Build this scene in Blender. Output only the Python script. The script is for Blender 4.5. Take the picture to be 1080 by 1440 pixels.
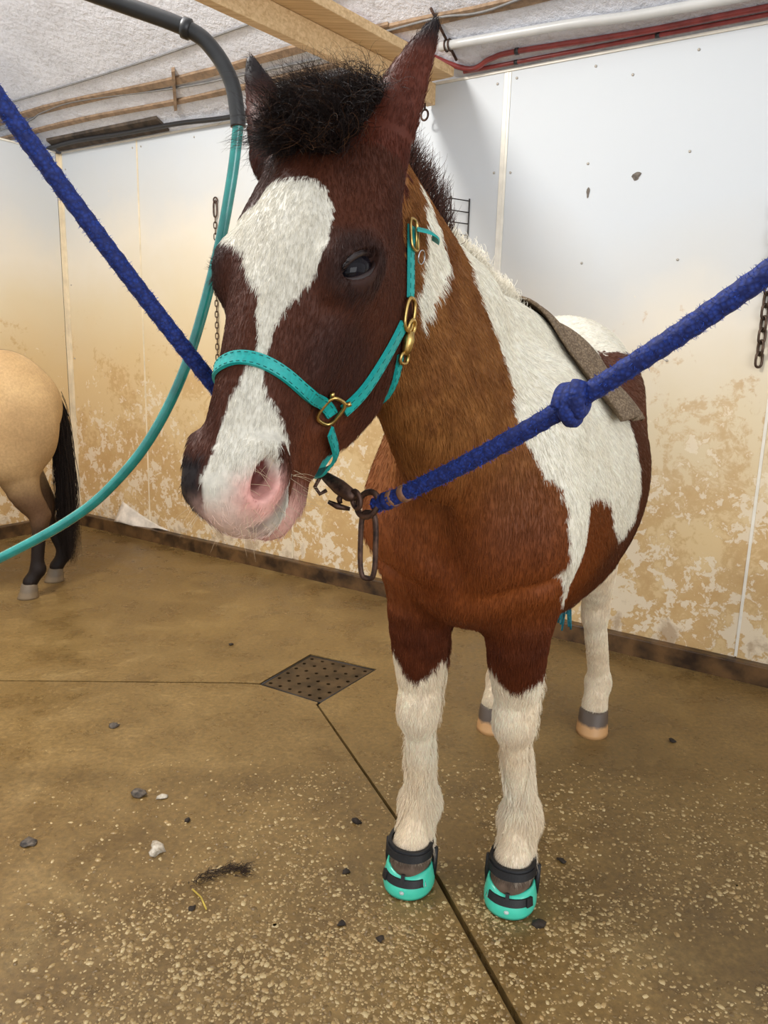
import bpy, bmesh, math, random
import numpy as np
from math import radians, sin, cos, pi
from mathutils import Vector, Matrix
from mathutils.bvhtree import BVHTree

for o in list(bpy.data.objects):
    bpy.data.objects.remove(o)
SC = bpy.context.scene
COL = SC.collection
random.seed(7)
RNG = np.random.default_rng(7)

# ------------------------------------------------------------------ camera
CAM_H, CAM_PITCH, CAM_ROLL = 1.33, radians(12.0), radians(1.66)
cam_data = bpy.data.cameras.new('camera')
cam_data.sensor_fit = 'VERTICAL'
cam_data.sensor_height = 36.0
cam_data.lens = 27.0
cam_data.clip_start = 0.02
cam = bpy.data.objects.new('camera', cam_data)
COL.objects.link(cam)
_f = Vector((0, cos(CAM_PITCH), -sin(CAM_PITCH)))
_u0 = Vector((0, sin(CAM_PITCH), cos(CAM_PITCH)))
_r = Vector((1, 0, 0)) * cos(CAM_ROLL) + _u0 * sin(CAM_ROLL)
_u = _u0 * cos(CAM_ROLL) - Vector((1, 0, 0)) * sin(CAM_ROLL)
cam.matrix_world = Matrix(((_r.x, _u.x, -_f.x, 0), (_r.y, _u.y, -_f.y, 0), (_r.z, _u.z, -_f.z, CAM_H), (0, 0, 0, 1)))
SC.camera = cam

# ------------------------------------------------------------------ light
SC.view_settings.view_transform = 'Standard'
SC.view_settings.look = 'None'
SC.view_settings.gamma = 1.0
SC.view_settings.use_curve_mapping = False
SC.view_settings.exposure = 0.0
world = bpy.data.worlds.new('world')
SC.world = world
world.use_nodes = True
world.node_tree.nodes['Background'].inputs[0].default_value = (0.93, 0.96, 1.0, 1)
world.node_tree.nodes['Background'].inputs[1].default_value = 1.1

def area_light(name, loc, target, sx, sy, power, color):
    d = bpy.data.lights.new(name, 'AREA')
    d.shape = 'RECTANGLE'; d.size = sx; d.size_y = sy; d.energy = power; d.color = color
    o = bpy.data.objects.new(name, d); COL.objects.link(o)
    o.location = loc
    o.rotation_euler = (Vector(target) - Vector(loc)).to_track_quat('-Z', 'Y').to_euler()
    return o
def bulb(name, loc, radius, power, color):
    d = bpy.data.lights.new(name, 'POINT')
    d.shadow_soft_size = radius; d.energy = power; d.color = color
    o = bpy.data.objects.new(name, d); COL.objects.link(o)
    o.location = loc
    return o
bulb('barn_lamp', (-1.9, 1.9, 3.45), 0.22, 330, (1.0, 0.97, 0.92))
area_light('front_fill', (2.3, -3.0, 1.7), (-0.3, 3.0, 1.1), 3.0, 2.6, 108, (0.96, 0.98, 1.0))  # broad fill added behind the camera to brighten the front; no door exists

# ------------------------------------------------------------------ helpers
def srgb(r, g, b):
    f = lambda c: (c / 255 / 12.92) if c / 255 <= 0.04045 else ((c / 255 + 0.055) / 1.055) ** 2.4
    return (f(r), f(g), f(b))

def V(*a):
    return np.array(a, float)

def tag(o, label=None, cat=None, group=None, kind=None):
    if label: o['label'] = label
    if cat: o['category'] = cat
    if group: o['group'] = group
    if kind: o['kind'] = kind
    return o

def empty(name, loc=(0, 0, 0), rz=0.0):
    o = bpy.data.objects.new(name, None)
    COL.objects.link(o)
    o.location = loc
    o.rotation_euler = (0, 0, rz)
    o.empty_display_size = 0.05
    return o

def link(name, me, mat=None, parent=None, smooth=True):
    """one mesh object; coordinates are world coordinates, kept under a parent that only translates"""
    o = bpy.data.objects.new(name, me)
    COL.objects.link(o)
    if mat is not None and not me.materials:
        me.materials.append(mat)
    if smooth:
        me.polygons.foreach_set('use_smooth', np.ones(len(me.polygons), bool))
    if parent is not None:
        o.parent = parent
        o.matrix_parent_inverse = world_of(parent).inverted()
    return o

def world_of(o):
    m = o.matrix_basis.copy()
    if o.parent is not None:
        m = world_of(o.parent) @ o.matrix_parent_inverse @ m
    return m

class MB:
    """collects shapes into one mesh"""
    def __init__(self):
        self.v = []; self.f = []
    def add(self, vs, fs):
        n = len(self.v)
        self.v += [tuple(map(float, p)) for p in vs]
        self.f += [tuple(i + n for i in q) for q in fs]
        return self
    def box(self, lo, hi, M=None, bev=0.0):
        bm = bmesh.new()
        bmesh.ops.create_cube(bm, size=1.0)
        lo = V(*lo); hi = V(*hi)
        for v in bm.verts:
            v.co = Vector((lo + hi) / 2 + V(*v.co) * (hi - lo))
        if bev > 0:
            bmesh.ops.bevel(bm, geom=bm.edges[:], offset=bev, segments=2, affect='EDGES', profile=0.5)
        bm.verts.index_update()
        vs = [M @ v.co if M is not None else v.co.copy() for v in bm.verts]
        fs = [[v.index for v in f.verts] for f in bm.faces]
        bm.free()
        return self.add(vs, fs)
    def tube(self, pts, rad, n=10, closed=False, caps=True, flat=None):
        """swept round (or flat: (a,b) radii) section along pts"""
        pts = [Vector(p) for p in pts]
        m = len(pts)
        if not hasattr(rad, '__len__'): rad = [rad] * m
        tan = []
        for i in range(m):
            a = pts[(i - 1) % m] if (closed or i > 0) else pts[i]
            b = pts[(i + 1) % m] if (closed or i < m - 1) else pts[i]
            t = (b - a)
            tan.append(t.normalized() if t.length > 1e-9 else Vector((0, 0, 1)))
        ref = Vector((0, 0, 1)) if abs(tan[0].z) < 0.9 else Vector((1, 0, 0))
        u = (ref - tan[0] * ref.dot(tan[0])).normalized()
        vs = []
        for i in range(m):
            u = (u - tan[i] * u.dot(tan[i])).normalized()
            w = tan[i].cross(u)
            for k in range(n):
                a = 2 * pi * k / n
                vs.append(pts[i] + (u * cos(a) + w * sin(a)) * rad[i])
        fs = []
        last = m if closed else m - 1
        for i in range(last):
            j = (i + 1) % m
            for k in range(n):
                k2 = (k + 1) % n
                fs.append((i * n + k, i * n + k2, j * n + k2, j * n + k))
        if caps and not closed:
            fs.append(tuple(range(n))[::-1])
            fs.append(tuple((m - 1) * n + k for k in range(n)))
        return self.add(vs, fs)
    def mesh(self, name):
        me = bpy.data.meshes.new(name)
        me.from_pydata(self.v, [], self.f)
        me.validate(); me.update()
        bm = bmesh.new(); bm.from_mesh(me)
        bmesh.ops.recalc_face_normals(bm, faces=bm.faces)
        bm.to_mesh(me); bm.free()
        return me
    def build(self, name, mat, parent=None, smooth=True):
        return link(name, self.mesh(name), mat, parent, smooth)

def smooth_path(pts, n=8):
    """Catmull-Rom through pts"""
    P = [V(*p) for p in pts]
    P = [2 * P[0] - P[1]] + P + [2 * P[-1] - P[-2]]
    out = []
    for i in range(1, len(P) - 2):
        for k in range(n):
            t = k / n
            a, b, c, d = P[i - 1], P[i], P[i + 1], P[i + 2]
            out.append(0.5 * (2 * b + (c - a) * t + (2 * a - 5 * b + 4 * c - d) * t * t + (3 * b - a - 3 * c + d) * t ** 3))
    out.append(P[-2])
    return out

# ---- materials
def material(name):
    m = bpy.data.materials.new(name)
    m.use_nodes = True
    return m, m.node_tree, m.node_tree.nodes['Principled BSDF']

def nd(nt, typ, **kw):
    n = nt.nodes.new(typ)
    for k, v in kw.items():
        if k.startswith('i_'):
            key = k[2:]
            n.inputs[int(key) if key.isdigit() else key].default_value = v
        else:
            setattr(n, k, v)
    return n

def ramp(nt, fac, stops, interp='LINEAR'):
    r = nt.nodes.new('ShaderNodeValToRGB')
    r.color_ramp.interpolation = interp
    e = r.color_ramp.elements
    while len(e) < len(stops): e.new(0.5)
    for i, (p, c) in enumerate(stops):
        e[i].position = p
        e[i].color = (c[0], c[1], c[2], 1) if hasattr(c, '__len__') else (c, c, c, 1)
    if fac is not None: nt.links.new(fac, r.inputs[0])
    return r

def noise(nt, scale, detail=4, rough=0.5, vec=None, dist=0.0):
    n = nt.nodes.new('ShaderNodeTexNoise')
    n.inputs['Scale'].default_value = scale
    n.inputs['Detail'].default_value = detail
    n.inputs['Roughness'].default_value = rough
    n.inputs['Distortion'].default_value = dist
    if vec is not None: nt.links.new(vec, n.inputs['Vector'])
    return n

def mixc(nt, fac, a, b, mode='MIX'):
    m = nt.nodes.new('ShaderNodeMix'); m.data_type = 'RGBA'; m.blend_type = mode
    for s, x in ((m.inputs[0], fac), (m.inputs[6], a), (m.inputs[7], b)):
        if hasattr(x, 'is_linked'): nt.links.new(x, s)
        elif hasattr(x, '__len__'): s.default_value = (x[0], x[1], x[2], 1)
        else: s.default_value = x
    return m.outputs[2]

def mth(nt, op, a, b=0.0, c=0.0, clamp=False):
    m = nt.nodes.new('ShaderNodeMath'); m.operation = op; m.use_clamp = clamp
    for s, x in zip(m.inputs, (a, b, c)):
        if hasattr(x, 'is_linked'): nt.links.new(x, s)
        else: s.default_value = x
    return m.outputs[0]

def bump(nt, h, strength, dist, bsdf):
    b = nt.nodes.new('ShaderNodeBump')
    b.inputs['Strength'].default_value = strength
    b.inputs['Distance'].default_value = dist
    nt.links.new(h, b.inputs['Height'])
    nt.links.new(b.outputs[0], bsdf.inputs['Normal'])

def simple(name, c, rough=0.5, metal=0.0, var=0.15, scale=30.0, bmp=0.0, c2=None):
    """plain procedural material with a little mottling"""
    m, nt, b = material(name)
    co = nd(nt, 'ShaderNodeTexCoord')
    n = noise(nt, scale, 4, 0.6, co.outputs['Object'])
    c = srgb(*c)
    dark = srgb(*c2) if c2 else tuple(x * (1 - var) for x in c)
    lite = c if c2 else tuple(min(1, x * (1 + var)) for x in c)
    r = ramp(nt, n.outputs['Fac'], [(0.35, dark), (0.65, lite)])
    nt.links.new(r.outputs[0], b.inputs['Base Color'])
    b.inputs['Roughness'].default_value = rough
    b.inputs['Metallic'].default_value = metal
    if bmp: bump(nt, n.outputs['Fac'], 0.5, bmp, b)
    return m

def vnoise(P, scale, seed=0):
    """cheap smooth value noise"""
    p = P * scale + 37.7 * (seed + 1)
    i = np.floor(p).astype(np.int64); f = p - i
    f = f * f * (3 - 2 * f)
    out = 0
    for dx in (0, 1):
        for dy in (0, 1):
            for dz in (0, 1):
                h = (i[:, 0] + dx) * 73856093 ^ (i[:, 1] + dy) * 19349663 ^ (i[:, 2] + dz) * 83492791 ^ (seed * 2654435761)
                h = ((h * 1103515245 + 12345) >> 7) & 0xFFFF
                w = (f[:, 0] if dx else 1 - f[:, 0]) * (f[:, 1] if dy else 1 - f[:, 1]) * (f[:, 2] if dz else 1 - f[:, 2])
                out = out + w * h / 65535.0
    return out


# ------------------------------------------------------------------ the wash stall
CORNER = V(-2.261, 5.559, 0)
WD = V(0.8366, -0.5478, 0)            # along the back wall, to the right
WN = V(-0.5478, -0.8366, 0)           # from the back wall into the room
WALL_TOP = 2.55
SLOPE = radians(28)

def wp(s, m, z):
    """point: s along the back wall, m out from it, z up"""
    return CORNER + WD * s + WN * m + V(0, 0, z)

def cp(s, m, drop=0.0):
    """point on the sloping ceiling, lowered by drop"""
    return wp(s, m, 2.57 + m * math.tan(SLOPE) - drop)

WM = Matrix(((WD[0], WN[0], 0, CORNER[0]), (WD[1], WN[1], 0, CORNER[1]), (0, 0, 1, 0), (0, 0, 0, 1)))
def wbox(mb, s0, s1, m0, m1, z0, z1, bev=0.0):
    return mb.box((s0, m0, z0), (s1, m1, z1), WM, bev)

def wall_coords(nt):
    """(s, m, z) of a world point, for stains that belong to the wall"""
    co = nd(nt, 'ShaderNodeTexCoord')
    def dot(v, off):
        d = nd(nt, 'ShaderNodeVectorMath', operation='DOT_PRODUCT')
        nt.links.new(co.outputs['Object'], d.inputs[0]); d.inputs[1].default_value = v
        return mth(nt, 'ADD', d.outputs['Value'], off)
    s = dot((WD[0], WD[1], 0), -float(CORNER @ WD)); m = dot((WN[0], WN[1], 0), -float(CORNER @ WN))
    sx = nd(nt, 'ShaderNodeSeparateXYZ'); nt.links.new(co.outputs['Object'], sx.inputs[0])
    return co.outputs['Object'], s, m, sx.outputs['Z']

def panel_material():
    m, nt, b = material('stained_wall_panel')
    vec, s, mm, z = wall_coords(nt)
    big = noise(nt, 1.3, 5, .55, vec)
    mid = noise(nt, 6, 6, .62, vec, .3)
    fine = noise(nt, 22, 8, .68, vec, .4)
    wide = noise(nt, 3.0, 9, .68, vec, .5)
    # dirt climbs higher towards the corner
    sr = nd(nt, 'ShaderNodeMapRange', i_1=2.4, i_2=3.5, i_3=0.0, i_4=.50); nt.links.new(s, sr.inputs[0])
    h = mth(nt, 'ADD', mth(nt, 'ADD', z, sr.outputs[0]), mth(nt, 'MULTIPLY_ADD', big.outputs['Fac'], .7, -.35))
    zr = nd(nt, 'ShaderNodeMapRange', i_1=.4, i_2=2.5, i_3=0.0, i_4=1.0); nt.links.new(h, zr.inputs[0])
    tone = ramp(nt, zr.outputs[0], [(0, srgb(210, 180, 130)), (.34, srgb(214, 188, 142)), (.56, srgb(216, 200, 168)), (.72, srgb(220, 211, 194)), (.86, srgb(203, 203, 200)), (1, srgb(201, 205, 208))])
    # brown scum below, in patches with flaked edges
    crisp = mth(nt, 'ADD', mth(nt, 'MULTIPLY', wide.outputs['Fac'], .62), mth(nt, 'MULTIPLY', fine.outputs['Fac'], .38))
    zz = mth(nt, 'ADD', z, mth(nt, 'MULTIPLY_ADD', big.outputs['Fac'], .9, -.45))
    lo = ramp(nt, mth(nt, 'MULTIPLY', zz, .5), [(.05, .56), (.20, .53), (.42, .50), (.62, .42), (.85, .30)])
    pat = mth(nt, 'SUBTRACT', mth(nt, 'ADD', crisp, lo.outputs[0]), .5)
    pr = ramp(nt, pat, [(.47, 0), (.515, .75), (.60, 1)])
    c1 = mixc(nt, mth(nt, 'MULTIPLY', pr.outputs[0], .68), tone.outputs[0], mixc(nt, mid.outputs['Fac'], srgb(170, 128, 74), srgb(202, 164, 108)))
    # flaked clean spots
    fl = ramp(nt, mth(nt, 'MULTIPLY', zz, .5), [(.0, .545), (.20, .515), (.45, .49), (.70, .36)])
    flk = mth(nt, 'SUBTRACT', mth(nt, 'ADD', mth(nt, 'ADD', mth(nt, 'MULTIPLY', fine.outputs['Fac'], .55), mth(nt, 'MULTIPLY', mid.outputs['Fac'], .45)), fl.outputs[0]), .5)
    fr = ramp(nt, flk, [(.525, 0), (.548, 1)])
    c2 = mixc(nt, mth(nt, 'MULTIPLY', fr.outputs[0], .8), c1, srgb(228, 214, 188))
    # dark splashes at the very bottom
    bt = nd(nt, 'ShaderNodeMapRange', i_1=.45, i_2=.05, i_3=-.30, i_4=.14); nt.links.new(z, bt.inputs[0])
    br = ramp(nt, mth(nt, 'ADD', mid.outputs['Fac'], bt.outputs[0]), [(.60, 0), (.70, 1)])
    c3 = mixc(nt, mth(nt, 'MULTIPLY', br.outputs[0], .55), c2, srgb(134, 96, 54))
    nt.links.new(c3, b.inputs['Base Color'])
    b.inputs['Roughness'].default_value = .6
    b.inputs['Specular IOR Level'].default_value = .3
    bump(nt, fine.outputs['Fac'], .12, .004, b)
    return m

M_PANEL = panel_material()
M_TRIM = simple('panel_trim', (226, 220, 206), .4, var=.08, scale=12)
M_TRIMD = simple('panel_trim_stained', (222, 206, 176), .4, var=.12, scale=9)
M_SCREW = simple('screw_head', (178, 170, 158), .5, .2)
M_CURB = simple('wet_curb_board', (104, 76, 46), .35, var=.5, scale=9, bmp=.004, c2=(44, 30, 20))
M_DARK = simple('dark_gap', (26, 20, 15), .6, scale=20)
M_FOAM = None

def foam_material():
    m, nt, b = material('white_sprayed_ceiling')
    co = nd(nt, 'ShaderNodeTexCoord')
    a = noise(nt, 28, 6, .65, co.outputs['Object']); c = noise(nt, 4, 5, .6, co.outputs['Object'])
    r = ramp(nt, c.outputs['Fac'], [(.3, srgb(214, 215, 222)), (.55, srgb(230, 232, 240)), (.75, srgb(236, 238, 246))])
    d = ramp(nt, a.outputs['Fac'], [(.30, .80), (.45, 1)])
    nt.links.new(mixc(nt, 1, r.outputs[0], d.outputs[0], 'MULTIPLY'), b.inputs['Base Color'])
    b.inputs['Roughness'].default_value = .8
    bump(nt, a.outputs['Fac'], .9, .02, b)
    return m
M_FOAM = foam_material()

# ---- walls: backing + panels, seams and trims
wb = MB(); wbox(wb, -.2, 7.2, -.14, -.014, -.1, 2.555)
wall_back = tag(wb.build('wall_back', M_DARK, smooth=False), kind='structure')
wl = MB(); wbox(wl, -.14, -.012, -.1, 3.6, -.1, 2.555)
wall_left = tag(wl.build('wall_left', M_DARK, smooth=False), kind='structure')
SEAMS = [0.0, .79, 2.06, 3.297, 4.515, 5.735, 6.955]
def panel_with_cut(s0, s1, cut=None):
    """a panel sheet; the one near the corner has its lower edge torn up"""
    mb = MB()
    if not cut:
        wbox(mb, s0 + .002, s1 - .002, -.012, 0, .085, WALL_TOP, .0015)
        return mb
    out = [(s0 + .002, .085)] + cut + [(s1 - .002, .085), (s1 - .002, WALL_TOP), (s0 + .002, WALL_TOP)]
    n = len(out)
    vs = [wp(a, 0, z) for a, z in out] + [wp(a, -.012, z) for a, z in out]
    fs = [tuple(range(n)), tuple(range(n, 2 * n))[::-1]] + [(i, i + n, (i + 1) % n + n, (i + 1) % n) for i in range(n)]
    return mb.add(vs, fs)
panels = []
for i in range(len(SEAMS) - 1):
    cut = None
    if i == 0:
        cut = [(.452, .085), (.47, .20), (.485, .17), (.50, .13), (.53, .10), (.56, .085)]
    p = panel_with_cut(SEAMS[i], SEAMS[i + 1], cut).build('panel', M_PANEL, wall_back, smooth=False)
    panels.append(p)
for i in (1, 2, 4, 5):                                   # narrow bead in the joint
    mb = MB(); wbox(mb, SEAMS[i] - .006, SEAMS[i] + .006, -.01, .003, .09, WALL_TOP - .002, .001)
    mb.build('seam_bead', M_TRIM if i > 2 else M_TRIMD, wall_back, smooth=False)
mb = MB(); wbox(mb, SEAMS[3] - .017, SEAMS[3] + .017, 0, .004, .09, WALL_TOP - .002, .0015)
wbox(mb, SEAMS[3] - .004, SEAMS[3] + .004, .003, .006, .09, WALL_TOP - .002)
mb.build('joint_strip', M_TRIM, wall_back, smooth=False)
mb = MB(); wbox(mb, 0, .028, 0, .005, .09, WALL_TOP); wbox(mb, 0, .005, 0, .028, .09, WALL_TOP)
mb.build('corner_strip', M_TRIMD, wall_back, smooth=False)
mb = MB(); wbox(mb, .03, 7.0, -.012, .006, WALL_TOP, WALL_TOP + .012, .002)
mb.build('cap_strip', M_TRIM, wall_back, smooth=False)
for i in range(3):
    mb = MB(); wbox(mb, -.012, 0, .03 + i * 1.22, .03 + (i + 1) * 1.22 - .004, .085, WALL_TOP, .0015)
    mb.build('panel', M_PANEL, wall_left, smooth=False)
mb = MB(); wbox(mb, -.012, .006, .03, 3.6, WALL_TOP, WALL_TOP + .012, .002)
mb.build('cap_strip', M_TRIM, wall_left, smooth=False)
# curled flap of the torn panel
mb = MB()
vs = []; nu, nv = 14, 8
for i in range(nu):
    u = i / (nu - 1)
    for j in range(nv):
        v = j / (nv - 1)
        s_ = .515 + .46 * u; z_ = .085 + (.135 * (1 - u) ** 1.3 + .01) * v
        c_ = (1 - v) * (.06 * (1 - u) ** .7 + .006) * (.6 + .4 * sin(u * 7))
        vs.append(wp(s_ - .05 * (1 - u) * (1 - v), .004 + abs(c_), z_ + .01 * sin(u * 9) * (1 - v)))
fs = [(i * nv + j, (i + 1) * nv + j, (i + 1) * nv + j + 1, i * nv + j + 1) for i in range(nu - 1) for j in range(nv - 1)]
mb.add(vs, fs)
flap = mb.build('torn_flap', simple('peeled_panel_back', (214, 204, 190), .5, var=.2, scale=14), wall_back)
sm = flap.modifiers.new('thickness', 'SOLIDIFY'); sm.thickness = .004
tag(flap, 'white curled flap at the torn lower panel edge')
# screws
_scr = MB(); _scr.tube([wp(0, -.003, 0), wp(0, .003, 0), wp(0, .0045, 0)], [.0055, .0055, .003], 8)
scr_me = None
for (s_, z_) in [(3.696, 2.13), (4.112, 2.135), (3.856, 2.453), (3.247, 2.508), (3.34, 2.518), (3.697, 2.51), (4.107, 2.504), (3.253, 2.134), (3.335, 2.127), (3.702, 1.722), (4.108, 1.722), (4.107, 1.315),
                 (3.7, 1.31), (.75, 2.51), (.83, 2.51), (1.30, 2.51), (.06, 2.45), (.055, 1.70), (.83, 1.55), (.05, 1.2), (4.47, 2.13), (4.56, 2.13)]:
    if scr_me is None: scr_me = _scr.mesh('screw'); scr_me.materials.append(M_SCREW)
    o = link('screw', scr_me, None, wall_back)
    d = WD * s_ + V(0, 0, z_); o.location = tuple(d)
# scuffs gouged into the panel
for k, (s_, z_, w_, h_) in enumerate([(3.908, 2.06, .018, .034), (3.706, 2.012, .007, .045)]):
    mb = MB(); pts = [wp(s_ + w_ * cos(a) * (1 + .3 * sin(3 * a)), .0012, z_ + h_ * .5 * sin(a) + .2 * w_ * cos(a)) for a in np.linspace(0, 2 * pi, 14)[:-1]]
    mb.add(pts + [wp(s_, .0005, z_)], [(i, (i + 1) % 13, 13) for i in range(13)])
    mb.build('gouge', simple('gouge', (120, 110, 100), .7, c2=(70, 62, 54), scale=60), wall_back)

# curb boards along the foot of the walls
for name, a in (('baseboard_back', (0.045, 7.0, -.012, .045)), ('baseboard_left', (-.012, .045, 0.0, 3.6))):
    mb = MB(); wbox(mb, a[0], a[1], a[2], a[3], -.02, .085, .006)
    tag(mb.build(name, M_CURB, smooth=False), kind='structure')

# ---- ceiling
mb = MB()
q = [cp(-4, -.06), cp(7.2, -.06), cp(7.2, 5.2), cp(-4, 5.2)]
q2 = [p + V(0, 0, .12) for p in q]
mb.add(q + q2, [(0, 1, 2, 3), (7, 6, 5, 4), (0, 4, 5, 1), (1, 5, 6, 2), (2, 6, 7, 3), (3, 7, 4, 0)])
ceiling = tag(mb.build('ceiling', M_FOAM, smooth=False), kind='structure')

# ---- floor slabs with open joints
def floor_material():
    m, nt, b = material('wet_concrete')
    co = nd(nt, 'ShaderNodeTexCoord'); v = co.outputs['Object']
    big = noise(nt, 1.1, 6, .6, v, .4); mid = noise(nt, 5, 7, .68, v, .15); fine = noise(nt, 60, 6, .7, v)
    streak = noise(nt, 2.2, 7, .65, v, .5)
    base = ramp(nt, big.outputs['Fac'], [(.28, srgb(78, 58, 32)), (.45, srgb(106, 82, 46)), (.60, srgb(126, 100, 58)), (.78, srgb(136, 112, 68))])
    m2 = ramp(nt, mid.outputs['Fac'], [(.28, srgb(84, 64, 36)), (.50, srgb(118, 94, 54)), (.72, srgb(146, 120, 74))])
    c = mixc(nt, .55, base.outputs[0], m2.outputs[0])
    st = ramp(nt, streak.outputs['Fac'], [(.58, 0), (.70, 1)])
    c = mixc(nt, mth(nt, 'MULTIPLY', st.outputs[0], .30), c, srgb(168, 144, 96))
    sp = ramp(nt, fine.outputs['Fac'], [(.33, .62), (.5, 1.0), (.66, 1.42)])
    c = mixc(nt, .75, c, sp.outputs[0], 'MULTIPLY')
    grit = nd(nt, 'ShaderNodeTexVoronoi', feature='F1'); grit.inputs['Scale'].default_value = 75
    nt.links.new(v, grit.inputs['Vector'])
    g = ramp(nt, grit.outputs['Distance'], [(.10, 1), (.18, 0)])
    gsel = ramp(nt, noise(nt, 7, 4, .6, v).outputs['Fac'], [(.5, 0), (.62, 1)])
    c = mixc(nt, mth(nt, 'MULTIPLY', mth(nt, 'MULTIPLY', g.outputs[0], gsel.outputs[0]), .5), c, srgb(196, 172, 124))
    nt.links.new(c, b.inputs['Base Color'])
    rr = ramp(nt, mid.outputs['Fac'], [(.35, .20), (.65, .48)])
    nt.links.new(rr.outputs[0], b.inputs['Roughness'])
    b.inputs['Specular IOR Level'].default_value = .45
    hgt = mth(nt, 'ADD', mth(nt, 'MULTIPLY', fine.outputs['Fac'], .6), mth(nt, 'MULTIPLY', mid.outputs['Fac'], .35))
    bump(nt, hgt, .38, .006, b)
    return m
M_FLOOR = floor_material()
mb = MB(); mb.box((-6, -3.5, -.16), (7, 7, -.03))
floor = tag(mb.build('floor', M_DARK, smooth=False), kind='structure')
DR = [V(-.472, 2.875), V(-.305, 3.181), V(-.02, 3.047), V(-.224, 2.726)]   # drain corners
JL = V(-6, 2.62); JR = [V(-.232, 2.70), V(.046, 2.03), V(.165, 1.74), V(.304, 1.308), V(1.6, -3.5)]
def slab(poly, name='slab'):
    n = len(poly); mb = MB()
    mb.add([(p[0], p[1], 0) for p in poly] + [(p[0], p[1], -.05) for p in poly],
           [tuple(range(n)), tuple(range(n, 2 * n))[::-1]] + [(i, (i + 1) % n, (i + 1) % n + n, i + n) for i in range(n)])
    return mb.build(name, M_FLOOR, floor, smooth=False)
g = .0045
slab([V(-6, -3.5)] + [p + V(-g, 0) * (1 + .2 * i) for i, p in enumerate(JR)][::-1] + [DR[3] + V(-.008, -.006), DR[0] + V(-.006, -.012), DR[0] + V(-.10, -.006), JL + V(0, -g)])
slab([V(7, -3.5), V(7, 7), V(-6, 7), JL + V(0, g), DR[0] + V(-.10, .003), DR[0] + V(-.008, 0), DR[1] + V(-.002, .01), DR[2] + V(.01, .002), DR[3] + V(.008, -.002)] + [p + V(g, 0) * (1 + .3 * i) for i, p in enumerate(JR)])

# ---- drain grate
drain = empty('floor_drain', (float(np.mean([d[0] for d in DR])), float(np.mean([d[1] for d in DR])), 0))
tag(drain, 'square rusty metal drain plate with rows of holes in the concrete floor', 'drain')
M_IRON = simple('worn_drain_iron', (92, 74, 52), .38, .55, scale=14, c2=(50, 38, 26), bmp=.002)
mb = MB(); NG = 6
bm = bmesh.new()
def dpt(u, v): return DR[0] * (1 - u) * (1 - v) + DR[1] * (1 - u) * v + DR[2] * u * v + DR[3] * u * (1 - v)
cells = NG
for i in range(cells):
    for j in range(cells):
        u0, u1, v0, v1 = i / cells, (i + 1) / cells, j / cells, (j + 1) / cells
        sq = [dpt(u0, v0), dpt(u1, v0), dpt(u1, v1), dpt(u0, v1)]
        c = dpt((u0 + u1) / 2, (v0 + v1) / 2)
        K = 8; out = []; inn = []
        for k in range(K):
            a = 2 * pi * k / K + pi / 4
            inn.append(c + V(cos(a), sin(a)) * .0085)
            uu = .5 + max(-.5, min(.5, .7072 * cos(a))); vv = .5 + max(-.5, min(.5, .7072 * sin(a)))
            out.append(dpt(u0 + (u1 - u0) * uu, v0 + (v1 - v0) * vv))
        inn = [c + V(*(o_ - c)) / np.linalg.norm(o_ - c) * .0085 for o_ in out]
        vs = [(p[0], p[1], -.004) for p in out] + [(p[0], p[1], -.004) for p in inn] + [(p[0], p[1], -.02) for p in inn]
        fs = [(k, (k + 1) % K, (k + 1) % K + K, k + K) for k in range(K)] + [(k + K, (k + 1) % K + K, (k + 1) % K + 2 * K, k + 2 * K) for k in range(K)]
        mb.add(vs, fs)
mb.build('plate', M_IRON, drain, smooth=False)
mb = MB()
for i in range(4):
    a, b_ = DR[i], DR[(i + 1) % 4]
    mb.tube([(a[0], a[1], -.006), (b_[0], b_[1], -.006)], .005, 6)
mb.build('rim', M_DARK, drain)

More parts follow.
